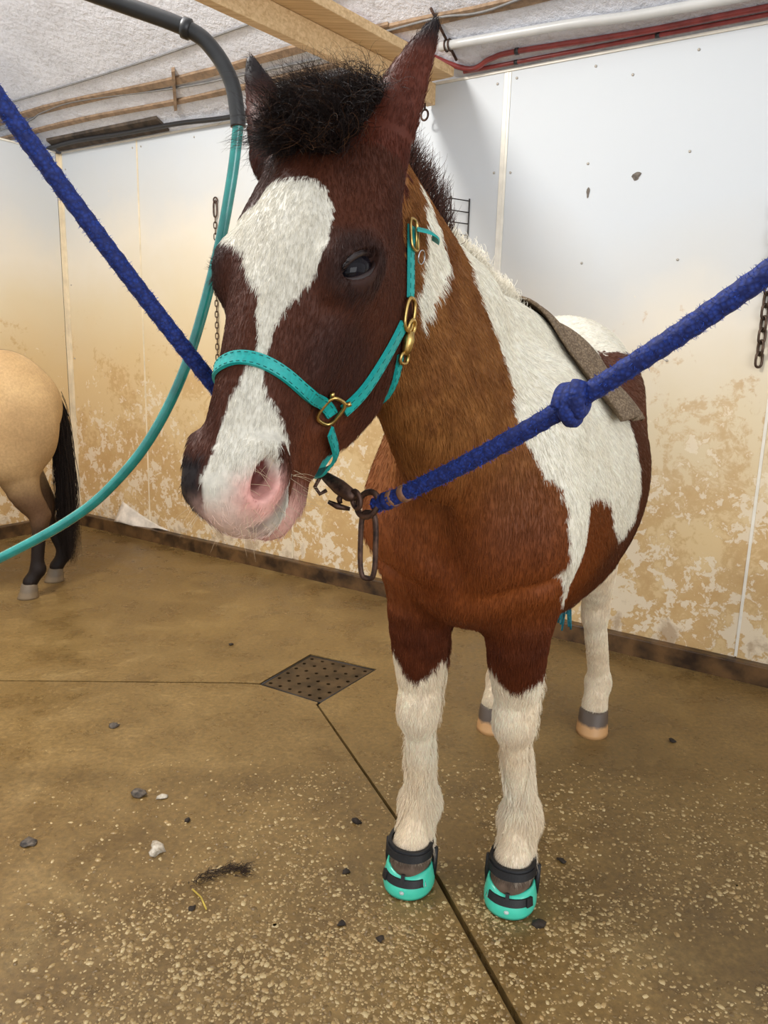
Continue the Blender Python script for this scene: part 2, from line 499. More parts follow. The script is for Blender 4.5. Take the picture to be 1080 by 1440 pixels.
# ---- exposed pebbles of the worn concrete
def pebbles():
    n = 24000
    P = np.stack([RNG.uniform(-1.0, 1.35, n * 4), RNG.uniform(.95, 2.6, n * 4)], 1)
    nz = vnoise2(P, 2.2, 3) * .55 + vnoise2(P, 9, 4) * .45
    # worn where the animals stand and towards the front
    near = np.clip((2.35 - P[:, 1]) / 1.1, 0, 1) * np.clip((P[:, 0] + .9) / .7, .12, 1)
    keep = RNG.random(n * 4) < np.clip(near * 1.7 * (nz - .18) * 2.0, 0, 1)
    # not on the joint
    jx = np.interp(-P[:, 1], [-2.70, -2.03, -1.74, -1.308, 3.5], [-.232, .046, .165, .304, 1.6])
    keep &= np.abs(P[:, 0] - jx) > .012
    P = P[keep][:n]
    mb_v, mb_f, cols = [], [], []
    K = 6
    for i, (x, y) in enumerate(P):
        r = float(np.clip(RNG.lognormal(-5.55, .42), .0018, .0095)); a0 = RNG.uniform(0, 6.28); asp = RNG.uniform(.6, 1.0)
        base = len(mb_v)
        ca, sa = cos(a0), sin(a0)
        for ring, (rr, zz) in enumerate(((1.0, -.001), (.72, r * .16 + .0004))):
            for k in range(K):
                a = 2 * pi * k / K; q = rr * r * (1 + .22 * sin(k * 2.3 + i))
                ex, ey = q * cos(a), q * asp * sin(a)
                mb_v.append((x + ex * ca - ey * sa, y + ex * sa + ey * ca, zz))
        for k in range(K):
            mb_f.append((base + k, base + (k + 1) % K, base + K + (k + 1) % K, base + K + k))
        mb_f.append(tuple(base + K + k for k in range(K)))
        cols += [RNG.random()] * (2 * K)
    me = bpy.data.meshes.new('pebbles'); me.from_pydata(mb_v, [], mb_f); me.update()
    at = me.attributes.new('tone', 'FLOAT', 'POINT'); at.data.foreach_set('value', np.array(cols, np.float32))
    m, nt, b = material('pebble_stone')
    a = nd(nt, 'ShaderNodeAttribute', attribute_name='tone')
    r = ramp(nt, a.outputs['Fac'], [(0, srgb(104, 82, 48)), (.3, srgb(138, 112, 70)), (.6, srgb(166, 140, 94)), (.85, srgb(188, 166, 122)), (1, srgb(156, 124, 76))])
    nt.links.new(r.outputs[0], b.inputs['Base Color']); b.inputs['Roughness'].default_value = .3
    o = link('pebbles', me, m, floor); o['kind'] = 'stuff'
def vnoise2(P, s, seed): return vnoise(np.c_[P, np.zeros(len(P))], s, seed)
pebbles()

# ------------------------------------------------------------------ horse: implicit body, meshed by surface nets
class Field:
    def __init__(self, gf, gl, gz):
        self.g = [np.asarray(a, np.float32) for a in (gf, gl, gz)]
        self.D = np.full([len(a) for a in self.g], 1.0, np.float32)
    def window(self, lo, hi):
        sl = []
        for a, l, h in zip(self.g, lo, hi):
            i = max(0, int(np.searchsorted(a, l)) - 1); j = min(len(a), int(np.searchsorted(a, h)) + 1)
            sl.append(slice(i, max(j, i + 1)))
        sl = tuple(sl)
        X = [self.g[0][sl[0]][:, None, None], self.g[1][sl[1]][None, :, None], self.g[2][sl[2]][None, None, :]]
        return sl, X
    def merge(self, sl, d, k, op):
        A = self.D[sl]
        if op == 'add':
            h = np.maximum(k - np.abs(A - d), 0) / k
            self.D[sl] = np.minimum(A, d) - h * h * k * 0.25
        else:
            d = -d
            h = np.maximum(k - np.abs(A - d), 0) / k
            self.D[sl] = np.maximum(A, d) + h * h * k * 0.25
    def ell(self, c, r, axes=None, k=0.04, op='add'):
        c = V(*c); r = V(*r)
        E = np.eye(3) if axes is None else np.array(axes)
        ext = np.sqrt(((E * r[:, None]) ** 2).sum(0)) + k * 1.2 + 0.01
        sl, X = self.window(c - ext, c + ext)
        g2 = 0; q2 = 0
        for i in range(3):
            a = sum(E[i][j] * (X[j] - np.float32(c[j])) for j in range(3))
            g2 = g2 + (a / np.float32(r[i])) ** 2
            q2 = q2 + (a / np.float32(r[i] ** 2)) ** 2
        g = np.sqrt(g2)
        self.merge(sl, (g * (g - 1) / np.sqrt(q2 + 1e-9)).astype(np.float32), np.float32(k), op)
    def seg_d(self, X, a, b, ra, rb, side, cap):
        w = b - a; L = np.linalg.norm(w); w = w / L
        u = V(*side); u = u - w * (u @ w); u /= np.linalg.norm(u)
        v = np.cross(w, u)
        q = [X[j] - np.float32(a[j]) for j in range(3)]
        t = sum(np.float32(w[j]) * q[j] for j in range(3))
        tc = np.clip(t / np.float32(L), 0, 1)
        over = t - tc * np.float32(L)
        ru = ra[0] + (rb[0] - ra[0]) * tc; rv = ra[1] + (rb[1] - ra[1]) * tc
        rc = np.minimum(ru, rv) * cap
        pu = sum(np.float32(u[j]) * q[j] for j in range(3)); pv = sum(np.float32(v[j]) * q[j] for j in range(3))
        g = np.sqrt((pu / ru) ** 2 + (pv / rv) ** 2 + (over / rc) ** 2)
        n = np.sqrt((pu / ru ** 2) ** 2 + (pv / rv ** 2) ** 2 + (over / rc ** 2) ** 2 + 1e-9)
        return (g * (g - 1) / n).astype(np.float32)
    def seg(self, a, b, ra, rb, side=(0, 1, 0), k=0.04, op='add', cap=1.0):
        """tapered elliptical capsule; r = (half width along side, half depth)"""
        self.tube([a, b], [ra, rb], side, k, cap, op)
    def tube(self, pts, rad, side=(0, 1, 0), k=0.04, cap=1.0, op='add', sub=1):
        pts = [V(*p) for p in pts]
        rad = [V(*r) if hasattr(r, '__len__') else V(r, r) for r in rad]
        if len(pts) > 2:                      # round the bends
            n = 4
            both = smooth_path([np.concatenate([p, r]) for p, r in zip(pts, rad)], n)
            pts = [p[:3] for p in both]; rad = [np.maximum(p[3:], .003) for p in both]
        e = max(r.max() for r in rad) + k * 1.2 + 0.01
        A = np.array(pts)
        sl, X = self.window(A.min(0) - e, A.max(0) + e)
        d = None
        kk = np.float32(max(.004, .2 * np.mean([r.min() for r in rad])))
        for i in range(len(pts) - 1):
            x = self.seg_d(X, pts[i], pts[i + 1], rad[i], rad[i + 1], side, cap)
            if d is None: d = x
            else:
                h = np.maximum(kk - np.abs(d - x), 0) / kk
                d = np.minimum(d, x) - h * h * kk * .25
        self.merge(sl, d, np.float32(k), op)
    def mesh(self):
        D = self.D
        S = D < 0
        c = [S[i:S.shape[0] - 1 + i, j:S.shape[1] - 1 + j, l:S.shape[2] - 1 + l] for i in (0, 1) for j in (0, 1) for l in (0, 1)]
        allin = c[0].copy(); anyin = c[0].copy()
        for x in c[1:]:
            allin &= x; anyin |= x
        act = anyin & ~allin
        I = np.argwhere(act)
        idx = np.full(act.shape, -1, np.int32)
        idx[act] = np.arange(len(I), dtype=np.int32)
        off = np.array([(i, j, l) for i in (0, 1) for j in (0, 1) for l in (0, 1)])
        val = np.stack([D[I[:, 0] + o[0], I[:, 1] + o[1], I[:, 2] + o[2]] for o in off], 1)
        pos = np.stack([np.stack([self.g[a][I[:, a] + o[a]] for a in range(3)], 1) for o in off], 1)
        acc = np.zeros((len(I), 3)); cnt = np.zeros(len(I))
        for p in range(8):
            for q in range(p + 1, 8):
                if np.abs(off[p] - off[q]).sum() != 1: continue
                a, b = val[:, p], val[:, q]
                m = (a < 0) != (b < 0)
                t = np.where(m, a / np.where(m, a - b, 1), 0)[:, None]
                acc += np.where(m[:, None], pos[:, p] + (pos[:, q] - pos[:, p]) * t, 0); cnt += m
        P = acc / cnt[:, None]
        quads = []
        for ax in range(3):
            o1, o2 = [(1, 2), (2, 0), (0, 1)][ax]
            sa = [slice(None)] * 3; sb = [slice(None)] * 3
            sa[ax] = slice(0, -1); sb[ax] = slice(1, None)
            a = S[tuple(sa)]; b = S[tuple(sb)]
            E = np.argwhere(a != b)
            ok = (E[:, o1] > 0) & (E[:, o2] > 0) & (E[:, o1] < D.shape[o1] - 1) & (E[:, o2] < D.shape[o2] - 1)
            E = E[ok]
            ins = a[E[:, 0], E[:, 1], E[:, 2]]
            def cell(d1, d2):
                C = E.copy(); C[:, o1] -= d1; C[:, o2] -= d2
                return idx[C[:, 0], C[:, 1], C[:, 2]]
            Q = np.stack([cell(1, 1), cell(0, 1), cell(0, 0), cell(1, 0)], 1)
            Q[~ins] = Q[~ins][:, ::-1]
            quads.append(Q)
        Q = np.concatenate(quads)
        return P, Q

def make_mesh(name, P, Q):
    me = bpy.data.meshes.new(name)
    me.vertices.add(len(P)); me.vertices.foreach_set('co', np.asarray(P, np.float32).ravel())
    k = Q.shape[1]
    me.loops.add(Q.size); me.loops.foreach_set('vertex_index', np.asarray(Q, np.int32).ravel())
    me.polygons.add(len(Q)); me.polygons.foreach_set('loop_start', np.arange(0, Q.size, k, dtype=np.int32))
    me.update(calc_edges=True)
    return me

def relax(P, Q, w, iters=3, lam=0.5):
    """Laplacian smoothing of a quad mesh, weight per vertex"""
    a = Q.ravel(); b = Q[:, [1, 2, 3, 0]].ravel()
    ii = np.concatenate([a, b]); jj = np.concatenate([b, a])
    deg = np.bincount(ii, minlength=len(P)).astype(float)
    for it in range(iters):
        for l in (lam, -lam * 1.04):
            s = np.stack([np.bincount(ii, P[jj, c], minlength=len(P)) for c in range(3)], 1) / deg[:, None]
            P = P + (s - P) * (l * w)[:, None]
    return P

# body frame of the pony: origin between the front feet, f forward, l to its left, z up
HO = V(0.205, 1.64, 0)
HA = radians(22.9)
HF = V(-sin(HA), -cos(HA), 0)
HL = V(cos(HA), -sin(HA), 0)
BM = np.array([HF, HL, V(0, 0, 1)])
def b2w(P): return HO + np.asarray(P) @ BM
def w2b(P): return (np.asarray(P) - HO) @ BM.T

# head frame: t down the face from the poll, n out of the face, l to its left
HS = 1.08
HQ = w2b(V(-0.098, 1.149, 1.636))
def head_axes(yaw, pitch, roll):
    h = V(-sin(yaw), -cos(yaw), 0); L = V(cos(yaw), -sin(yaw), 0); Z = V(0, 0, 1)
    A = cos(pitch) * h - sin(pitch) * Z; N = sin(pitch) * h + cos(pitch) * Z
    L2 = L * cos(roll) - N * sin(roll); N2 = N * cos(roll) + L * sin(roll)
    return np.array([A, N2, L2]) @ BM.T
HX = head_axes(radians(27.2), radians(60.8), radians(2.0))
def hd(t, n, l): return HQ + HS * (V(t, n, l) @ HX)
def b2h(P): return ((np.asarray(P) - HQ) @ HX.T) / HS

def horse_body(F, front=True):
    """torso, hindquarters and legs in the body frame"""
    # barrel
    F.tube([(0.0, 0, 1.00), (-.22, 0, 1.01), (-.48, 0, .99), (-.72, 0, 1.0), (-.92, 0, 1.08)],
           [(.17, .245), (.245, .31), (.285, .335), (.275, .315), (.22, .25)], k=.06)
    # withers and back
    F.seg((-.12, 0, 1.27), (-.42, 0, 1.29), (.10, .14), (.13, .10), k=.08)
    F.seg((-.42, 0, 1.27), (-.85, 0, 1.26), (.15, .10), (.17, .12), k=.08)
    # croup
    F.ell((-.90, 0, 1.185), (.26, .23, .262), k=.06)
    F.ell((-1.06, 0, 1.12), (.16, .17, .2), k=.06)
    for s in (-1, 1):
        # point of hip, thigh, stifle
        F.ell((-.74, s * .17, 1.22), (.10, .08, .10), k=.08)
        F.ell((-.98, s * .14, 1.00), (.19, .115, .26), k=.07)
        F.ell((-.86, s * .18, .84), (.10, .075, .13), k=.07)
        # shoulder blade and breast
        F.ell((-.05, s * .125, 1.07), (.17, .095, .25), k=.06)
        F.ell((.06, s * .138, .98), (.115, .098, .16), k=.05)
        F.ell((.10, s * .075, .97), (.105, .085, .15), k=.035)
    F.ell((.03, 0, .84), (.12, .10, .09), k=.06)
    F.ell((.04, 0, 1.12), (.14, .15, .22), k=.08)

def fore_leg(F, l, f0, fk, ff, top_l, foot_l):
    s = 1 if l > 0 else -1
    mid = (f0, .45 * top_l + .55 * l, .70)
    F.tube([(f0, top_l, .92), mid, (fk - .005, l, .54)], [(.085, .112), (.066, .075), (.047, .050)], k=.05)
    F.ell((f0 - .06, top_l - s * .01, .82), (.08, .07, .10), k=.06)
    F.ell((fk + .006, l, .485), (.050, .050, .062), k=.03)                 # knee
    lc = .5 * (l + foot_l)
    F.seg((fk - .005, l, .44), (ff - .045, foot_l, .24), (.031, .036), (.029, .036), k=.02)
    F.ell((ff - .045, foot_l, .20), (.046, .044, .046), k=.03)             # fetlock
    F.seg((ff - .04, foot_l, .19), (ff, foot_l, .10), (.038, .040), (.044, .048), k=.02)
    F.seg((ff, foot_l, .10), (ff + .015, foot_l, .06), (.046, .050), (.050, .054), k=.015)

def hind_leg(F, l, fh, ff, top_l, foot_l):
    F.tube([(-.92, top_l, .88), (fh + .06, (top_l + l) / 2, .64), (fh - .02, l, .50)],
           [(.085, .14), (.062, .090), (.044, .058)], k=.05)
    F.ell((fh - .015, l, .455), (.052, .045, .065), k=.03)                 # hock
    F.seg((fh - .06, l, .49), (fh - .02, l, .46), (.018, .018), (.025, .025), k=.03)
    F.seg((fh - .01, l, .43), (ff - .035, foot_l, .20), (.038, .040), (.035, .037), k=.02)
    F.ell((ff - .04, foot_l, .165), (.044, .043, .043), k=.03)
    F.seg((ff - .035, foot_l, .16), (ff + .010, foot_l, .095), (.038, .038), (.043, .043), k=.02)

def unit_(v): return v / np.linalg.norm(v)
EYE_C = V(.201, -.021, .100)
def eye_axes(s):
    n = V(-.05, .50, .86); n /= np.linalg.norm(n)
    e = V(.80, .50, -.32); e -= n * (e @ n); e /= np.linalg.norm(e)
    u = np.cross(n, e)
    if u[0] > 0: u = -u
    m = V(1, 1, s)
    return e * m, u * m, n * m
def pony_head(F):
    def he(c, r, k=.025, op='add', axes=None):
        F.ell(hd(*c), V(*r) * HS, HX if axes is None else axes, k, op)
    def hs(a, b, ra, rb, k=.025, op='add', cap=1.0):
        F.seg(hd(*a), hd(*b), V(*ra) * HS, V(*rb) * HS, HX[2], k, op, cap)
    F.tube([hd(.025, -.065, 0), hd(.09, -.055, 0), hd(.165, -.048, 0), hd(.25, -.049, 0), hd(.34, -.053, 0), hd(.41, -.058, 0), hd(.475, -.064, 0)],
           [V(.082, .066) * HS, V(.102, .066) * HS, V(.102, .072) * HS, V(.068, .070) * HS, V(.052, .063) * HS, V(.049, .057) * HS, V(.051, .055) * HS], side=HX[2], k=.03)
    he((.486, -.066, 0), (.044, .050, .048), k=.03)
    for s in (-1, 1):
        e, u, n = eye_axes(s)
        c = EYE_C * V(1, 1, s)
        he((.215, -.142, s * .045), (.118, .118, .041), k=.04)             # cheek
        he((.155, -.130, s * .050), (.085, .090, .030), k=.04)
        he((.290, -.182, s * .034), (.072, .060, .026), k=.035)
        he(c - n * .020, (.046, .034, .028), k=.03, axes=np.array([e, u, n]) @ HX)   # orbit
        F.seg(hd(*(c - e * .030 + u * .012 - n * .008)), hd(*(c + e * .020 + u * .018 - n * .013)), .012, .008, k=.03)
        hs((.215, -.050, s * .082), (.33, -.066, s * .054), (.012, .012), (.008, .008), k=.03)
        he((.470, -.046, s * .031), (.043, .036, .023), k=.03)             # nostril wing
    hs((.28, -.185, 0), (.44, -.138, 0), (.048, .050), (.034, .036), k=.035)
    he((.462, -.148, 0), (.038, .032, .036), k=.02)                        # chin
    he((.492, -.140, 0), (.032, .022, .038), k=.012)                       # lower lip
    he((.501, -.094, 0), (.032, .034, .044), k=.02)                        # upper lip
    for s in (-1, 1):
        he((.115, .008, s * .075), (.026, .012, .012), k=.045, op='sub')    # hollow over the eye
        # nostril: a drop-shaped opening inside a raised rim
        n_ = unit_(V(.15, .50, .85)); e_ = V(.97, -.10, -.20); e_ = unit_(e_ - n_ * (e_ @ n_)); w_ = np.cross(n_, e_)
        c_ = V(.470, -.033, .050); sm_ = V(1, 1, s)
        rim = [hd(*((c_ + e_ * .031 * cos(a) + w_ * (.019 - .006 * cos(a)) * sin(a) - n_ * .003) * sm_)) for a in np.linspace(0, 2 * pi, 13)]
        F.tube(rim, [.0085] * 13, k=.014)
        he((c_ + e_ * .003 + n_ * .004) * sm_, (.027, .014, .020), k=.010, op='sub', axes=np.array([e_ * sm_, w_ * sm_, n_ * sm_]) @ HX)
        # mouth corner
        F.seg(hd(.425, -.112, s * .048), hd(.538, -.124, s * .040), .004, .005, k=.008, op='sub')
        # eye opening
        e, u, n = eye_axes(s)
        he(EYE_C * V(1, 1, s) + n * .004, (.030, .0138, .020), k=.006, op='sub', axes=np.array([e, u, n]) @ HX)

def pony_ears(F):
    for base, mid, tip, w0, w1, side in EARS:
        base, mid, tip = w2b(base), w2b(mid), w2b(tip)
        sd = V(*side) @ BM.T
        low = base - (mid - base) * .35
        q = mid + (tip - mid) * .55
        F.tube([low, base, mid, q, tip], [w0 * V(.9, 1), w0, w1, w1 * V(.62, .7), (.006, .005)], side=sd, k=.025)

EARS = [
    (V(-.020, 1.15, 1.605), V(.010, 1.165, 1.685), V(.051, 1.175, 1.772), V(.042, .028), V(.032, .017), (1, -.3, -.45)),
    (V(-.180, 1.235, 1.615), V(-.198, 1.26, 1.685), V(-.221, 1.27, 1.750), V(.036, .030), V(.029, .016), (1, -.3, .15)),
]

def pony_neck(F):
    pts = [(-.08, 0, 1.10), (.12, -.005, 1.20), (.28, -.02, 1.315), (.42, -.05, 1.43), (.52, -.075, 1.53)]
    rad = [(.15, .25), (.112, .215), (.084, .175), (.062, .135), (.055, .10)]
    F.tube(pts, rad, k=.06)
    F.seg((-.22, 0, 1.37), (.16, -.01, 1.42), (.05, .05), (.04, .05), k=.09)
    F.seg((.16, -.01, 1.41), (.44, -.06, 1.58), (.04, .055), (.035, .05), k=.07)

def axis(*spans):
    out = []
    for a, b, h in spans:
        n = max(1, int(round((b - a) / h)))
        out += list(a + (b - a) * np.arange(n) / n)
    out.append(spans[-1][1])
    return np.array(out)

GF, GL, GZ = axis((-1.32, .30, .009), (.30, .98, .0045)), axis((-.36, .36, .0045)), axis((0.0, 1.05, .007), (1.05, 1.86, .0045))
Fd = Field(GF, GL, GZ)
horse_body(Fd)
fore_leg(Fd, .096, -.03, -.075, -.090, .104, .114)
fore_leg(Fd, -.127, -.02, -.025, -.045, -.135, -.136)
hind_leg(Fd, .143, -1.05, -1.085, .143, .168)
hind_leg(Fd, -.165, -.93, -.95, -.15, -.165)
pony_neck(Fd)
_i = int(np.searchsorted(GF, .30)); _k = int(np.searchsorted(GZ, 1.0))
Fh = Field(GF[_i:], GL, GZ[_k:])
pony_head(Fh)
pony_ears(Fh)
Fd.merge((slice(_i, None), slice(None), slice(_k, None)), Fh.D, np.float32(.022), 'add')
Fd.seg((.235, -.018, 1.05), (.215, -.018, .93), .022, .022, k=.05, op='sub')
for s in (-1, 1):
    Fd.seg((.175, s * .05, .825), (.10, s * .20, .885), .012, .012, k=.05, op='sub')      # groove between the breast muscles
HP, HQD = Fd.mesh()
HP = relax(HP, HQD, np.ones(len(HP)), 2)
print('horse verts', len(HP))

# ------------------------------------------------------------------ coat colours (markings of the animal, in its own frames)
def inpoly(x, y, poly):
    c = np.zeros(len(x), bool)
    n = len(poly)
    for i in range(n):
        x0, y0 = poly[i]; x1, y1 = poly[(i + 1) % n]
        m = ((y0 > y) != (y1 > y))
        xs = x0 + (y - y0) * (x1 - x0) / ((y1 - y0) if y1 != y0 else 1e-9)
        c ^= m & (x < xs)
    return c

def sst(a, b, x):
    t = np.clip((x - a) / (b - a), 0, 1)
    return t * t * (3 - 2 * t)

WHITE_SIDE = [(.36, 1.70), (.268, 1.52), (.247, 1.468), (.249, 1.432), (.218, 1.385), (.183, 1.337), (.17, 1.273), (.174, 1.221), (.158, 1.181),
              (.144, 1.14), (.133, 1.10), (.132, 1.05), (.130, 1.0), (.122, .964), (.112, .918), (.085, .89), (.04, .86), (-.02, .81), (-.06, .79),
              (-.05, .83), (-.02, .865), (-.02, .90), (.01, .95), (.035, 1.0), (.005, 1.044), (-.05, 1.03), (-.10, 1.02), (-.165, .998), (-.197, .947), (-.24, .925), (-.282, .904),
              (-.34, .90), (-.39, .92), (-.41, 1.0), (-.40, 1.06), (-.39, 1.13), (-.385, 1.18), (-.33, 1.28), (-.30, 1.335), (-.40, 1.328), (-.546, 1.325),
              (-.60, 1.35), (-.691, 1.344), (-.795, 1.352), (-1.1, 1.34), (-1.3, 1.5), (-1.0, 1.7)]
WHITE_NECK = [(.40, 1.60), (.366, 1.545), (.345, 1.50), (.335, 1.47), (.364, 1.440), (.403, 1.405), (.43, 1.375), (.450, 1.368), (.462, 1.396), (.438, 1.449), (.416, 1.489), (.405, 1.522)]
BLAZE = np.array([(.100, -.03, .01), (.112, -.075, .035), (.125, -.092, .050), (.146, -.105, .060), (.172, -.100, .066), (.19, -.072, .068), (.214, -.036, .069), (.241, -.018, .058),
                  (.271, .003, .041), (.30, .014, .033), (.326, .019, .031), (.348, .019, .031), (.37, .011, .036), (.391, .005, .046), (.411, .001, .053),
                  (.435, -.004, .060), (.465, -.006, .066), (.487, -.010, .066), (.516, -.012, .066), (.56, -.045, .066)])

def near_head(P, lim=.010):
    """points on the head rather than the neck, by the head's own field"""
    P = np.asarray(P)
    i = [np.clip(np.searchsorted(a, P[:, k]), 0, len(a) - 1) for k, a in enumerate(Fh.g)]
    return Fh.D[i[0], i[1], i[2]] < lim

def coat_colour(P):
    """linear colour for points of the body frame"""
    P = np.asarray(P)
    J = (np.stack([vnoise(P, 130, k) for k in (1, 2, 3)], 1) - .5) * .012 + (np.stack([vnoise(P, 45, k) for k in (4, 5, 6)], 1) - .5) * .020
    f, l, z = (P + J).T
    H = b2h(P + J * .35)
    t, n, hl = H.T
    C = lambda *c: np.array(srgb(*c))
    N = len(P)
    n1 = vnoise(P, 9, 11)[:, None]; n2 = vnoise(P, 38, 12)[:, None]
    # base: chestnut body
    col = C(108, 56, 24) * (1 - n1) + C(132, 74, 33) * n1
    # golden front of the neck, redder breast, dark forearms
    k = (sst(1.0, 1.2, z) * sst(.02, .2, f))[:, None]
    col = col * (1 - k) + k * (C(112, 66, 30) * (1 - n2) + C(148, 98, 50) * n2)
    k = (sst(1.05, .85, z) * sst(-.3, -.05, f))[:, None]
    col = col * (1 - k) + k * (C(114, 56, 22) * (1 - n1) + C(142, 77, 34) * n1)
    k = (sst(.86, .70, z) * sst(-.3, -.1, f))[:, None]
    col = col * (1 - k) + k * (C(80, 36, 17) * (1 - n2) + C(102, 49, 24) * n2)
    k = (sst(-.15, -.35, f))[:, None]
    col = col * (1 - k) + k * (C(78, 42, 26) * (1 - n1) + C(100, 56, 34) * n1)
    # white patches
    W = C(236, 231, 216) * (1 - .5 * n2) + C(222, 213, 192) * .5 * n2
    side = np.where(l > -.02, 1, 0).astype(bool)
    w = inpoly(f, z, WHITE_SIDE) & side
    w |= inpoly(f, z, WHITE_NECK) & side & (n < -.15)
    w |= inpoly(f + .25, z, WHITE_SIDE) & ~side & (f < -.05)
    w |= (z > 1.335) & (f < -.38)
    col = np.where(w[:, None], W, col)
    # white stockings
    S = C(250, 238, 218) * (1 - n1) + C(240, 220, 190) * n1
    S = S * (1 - .25 * n2) + C(196, 172, 136) * .25 * n2
    fl = l > 0
    fc = np.where(fl, -.075, -.03)
    edge = .575 + 1.1 * np.abs(np.abs(l) - np.where(fl, .108, .112)) + np.where(f < fc - .03, .12, 0) * sst(fc - .02, fc - .06, f)
    w = (z < edge) & (f > -.22) & (z < np.where(f < fc - .03, .72, .64)) & (np.abs(l) < .2)
    w |= (z < .70 + .12 * (f + .9)) & (f < -.70)
    col = np.where(w[:, None], S, col)
    k = (sst(.135, .085, z) * (f > -.4))[:, None]
    col = col * (1 - k) + k * (C(120, 100, 84) * (1 - n2) + C(84, 68, 56) * n2)
    # ---- head
    head = (t > -.02) & (n > -.32) & (f > .30) & near_head(P)
    D = C(60, 29, 18) * (1 - n1) + C(80, 41, 24) * n1
    kk = sst(-.03, -.13, n)[:, None] * .7
    D = D * (1 - kk) + kk * C(78, 38, 18)
    kk = (sst(.30, .36, t) * sst(-.03, -.10, n))[:, None]
    D = D * (1 - kk) + kk * C(98, 50, 26)
    # dark skin round the eye and on the cheek
    for s in (-1, 1):
        d = np.linalg.norm((H - EYE_C * V(1, 1, s)) * V(1, 1, 1), axis=1)
        kk = (sst(.062, .028, d) * .75)[:, None]
        D = D * (1 - kk) + kk * C(38, 25, 22)
    kk = (sst(.09, .04, np.hypot(t - .30, n + .085)) * .55)[:, None]
    D = D * (1 - kk) + kk * C(46, 27, 23)
    # ears: dark tips
    kk = sst(-.13, -.165, t)[:, None]
    bl = np.interp(t, BLAZE[:, 0], BLAZE[:, 1]); br = np.interp(t, BLAZE[:, 0], BLAZE[:, 2])
    w = (hl > bl) & (hl < br) & (t > .105) & (n > np.interp(t, [.1, .38, .43, .47, .50], [-.06, -.05, -.060, -.075, -.4]))
    D = np.where(w[:, None], W * .80, D)
    # muzzle skin: dark on its right, pink and grey on its left
    kk = (sst(.455, .475, t) * sst(-.004, -.022, hl) * sst(-.10, -.06, n))[:, None]
    D = D * (1 - kk) + kk * C(30, 22, 22)
    pink = C(226, 178, 166) * (1 - n2) + C(206, 148, 138) * n2
    dn = np.linalg.norm((H - V(.492, -.040, .052)) * V(1, 1, .8), axis=1)
    kk = (sst(.048, .018, dn) * (hl > 0))[:, None]
    D = D * (1 - kk) + kk * pink
    kk = (sst(.50, .53, t) * sst(-.05, -.01, hl) * .7)[:, None]
    D = D * (1 - kk) + kk * (C(218, 178, 164))
    kk = (sst(.430, .47, t) * sst(-.105, -.125, n))[:, None]
    D = D * (1 - kk) + kk * (C(196, 152, 138))
    # grey rim of lips and nostril
    gk = (((n < -.062) & (n > -.100) & (t > .465) & (hl > .028)) * sst(.40, .70, n2[:, 0]) * .5)[:, None]
    D = D * (1 - gk) + gk * C(96, 84, 80)
    gk = (sst(.535, .55, t) * sst(.4, .65, n2[:, 0]) * .5)[:, None]
    D = D * (1 - gk) + gk * C(120, 108, 98)
    # inside of the nostrils
    for s in (-1, 1):
        q = np.linalg.norm((H - V(.470, -.036, .040 * s)) * V(.62, 1, 1), axis=1)
        kk = sst(.017, .010, q)[:, None]
        D = D * (1 - kk) + kk * C(96, 50, 44)
    col = np.where(head[:, None], D, col)
    # ears
    ear = (t < .03) & (n > -.12) & (f > .45)
    E = C(92, 42, 26) * (1 - n1) + C(74, 34, 22) * n1
    kk = sst(1.715, 1.765, P[:, 2] + np.where(P[:, 1] < -.1, .035, 0))[:, None]
    E = E * (1 - kk) + kk * C(28, 20, 20)
    col = np.where(ear[:, None], E, col)
    return np.clip(col, 0, 1)

def coat_material(name, rough=.55, bmp=True, sheen=.15):
    m, nt, b = material(name)
    at = nd(nt, 'ShaderNodeAttribute', attribute_name='coat')
    co = nd(nt, 'ShaderNodeTexCoord')
    nz = noise(nt, 90, 4, .6, co.outputs['Object'])
    r = ramp(nt, nz.outputs['Fac'], [(.3, .82), (.7, 1.08)])
    nt.links.new(mixc(nt, 1.0, at.outputs['Color'], r.outputs[0], 'MULTIPLY'), b.inputs['Base Color'])
    b.inputs['Roughness'].default_value = rough
    b.inputs['Specular IOR Level'].default_value = .2
    if bmp: bump(nt, nz.outputs['Fac'], .3, .002, b)
    return m
M_SKIN = coat_material('pony_coat')

def hair_material(name):
    m, nt, b = material(name)
    at = nd(nt, 'ShaderNodeAttribute', attribute_name='coat')
    nt.links.new(at.outputs['Color'], b.inputs['Base Color'])
    b.inputs['Roughness'].default_value = .5
    b.inputs['Specular IOR Level'].default_value = .18
    return m
M_HAIR = hair_material('pony_hair')

def set_colour(me, col):
    a = me.attributes.new('coat', 'FLOAT_COLOR', 'POINT')
    a.data.foreach_set('color', np.c_[col, np.ones(len(col))].astype(np.float32).ravel())

def hair_object(name, pts, r0, col, mat, parent):
    """pts (N,K,3) world points"""
    N, K = pts.shape[:2]
    hc = bpy.data.hair_curves.new(name)
    hc.add_curves([K] * N)
    hc.attributes['position'].data.foreach_set('vector', pts.astype(np.float32).ravel())
    ra = hc.attributes.get('radius') or hc.attributes.new('radius', 'FLOAT', 'POINT')
    q = np.linspace(0, 1, K)[None] ** 1.5
    rr = np.broadcast_to(np.asarray(r0, float).reshape(-1, 1) * (1 - .85 * q), (N, K))
    ra.data.foreach_set('value', np.ascontiguousarray(rr, np.float32).ravel())
    ca = hc.attributes.new('coat', 'FLOAT_COLOR', 'CURVE')
    ca.data.foreach_set('color', np.c_[col, np.ones(N)].astype(np.float32).ravel())
    hc.materials.append(mat)
    o = bpy.data.objects.new(name, hc); COL.objects.link(o)
    if parent is not None:
        o.parent = parent; o.matrix_parent_inverse = world_of(parent).inverted()
    return o

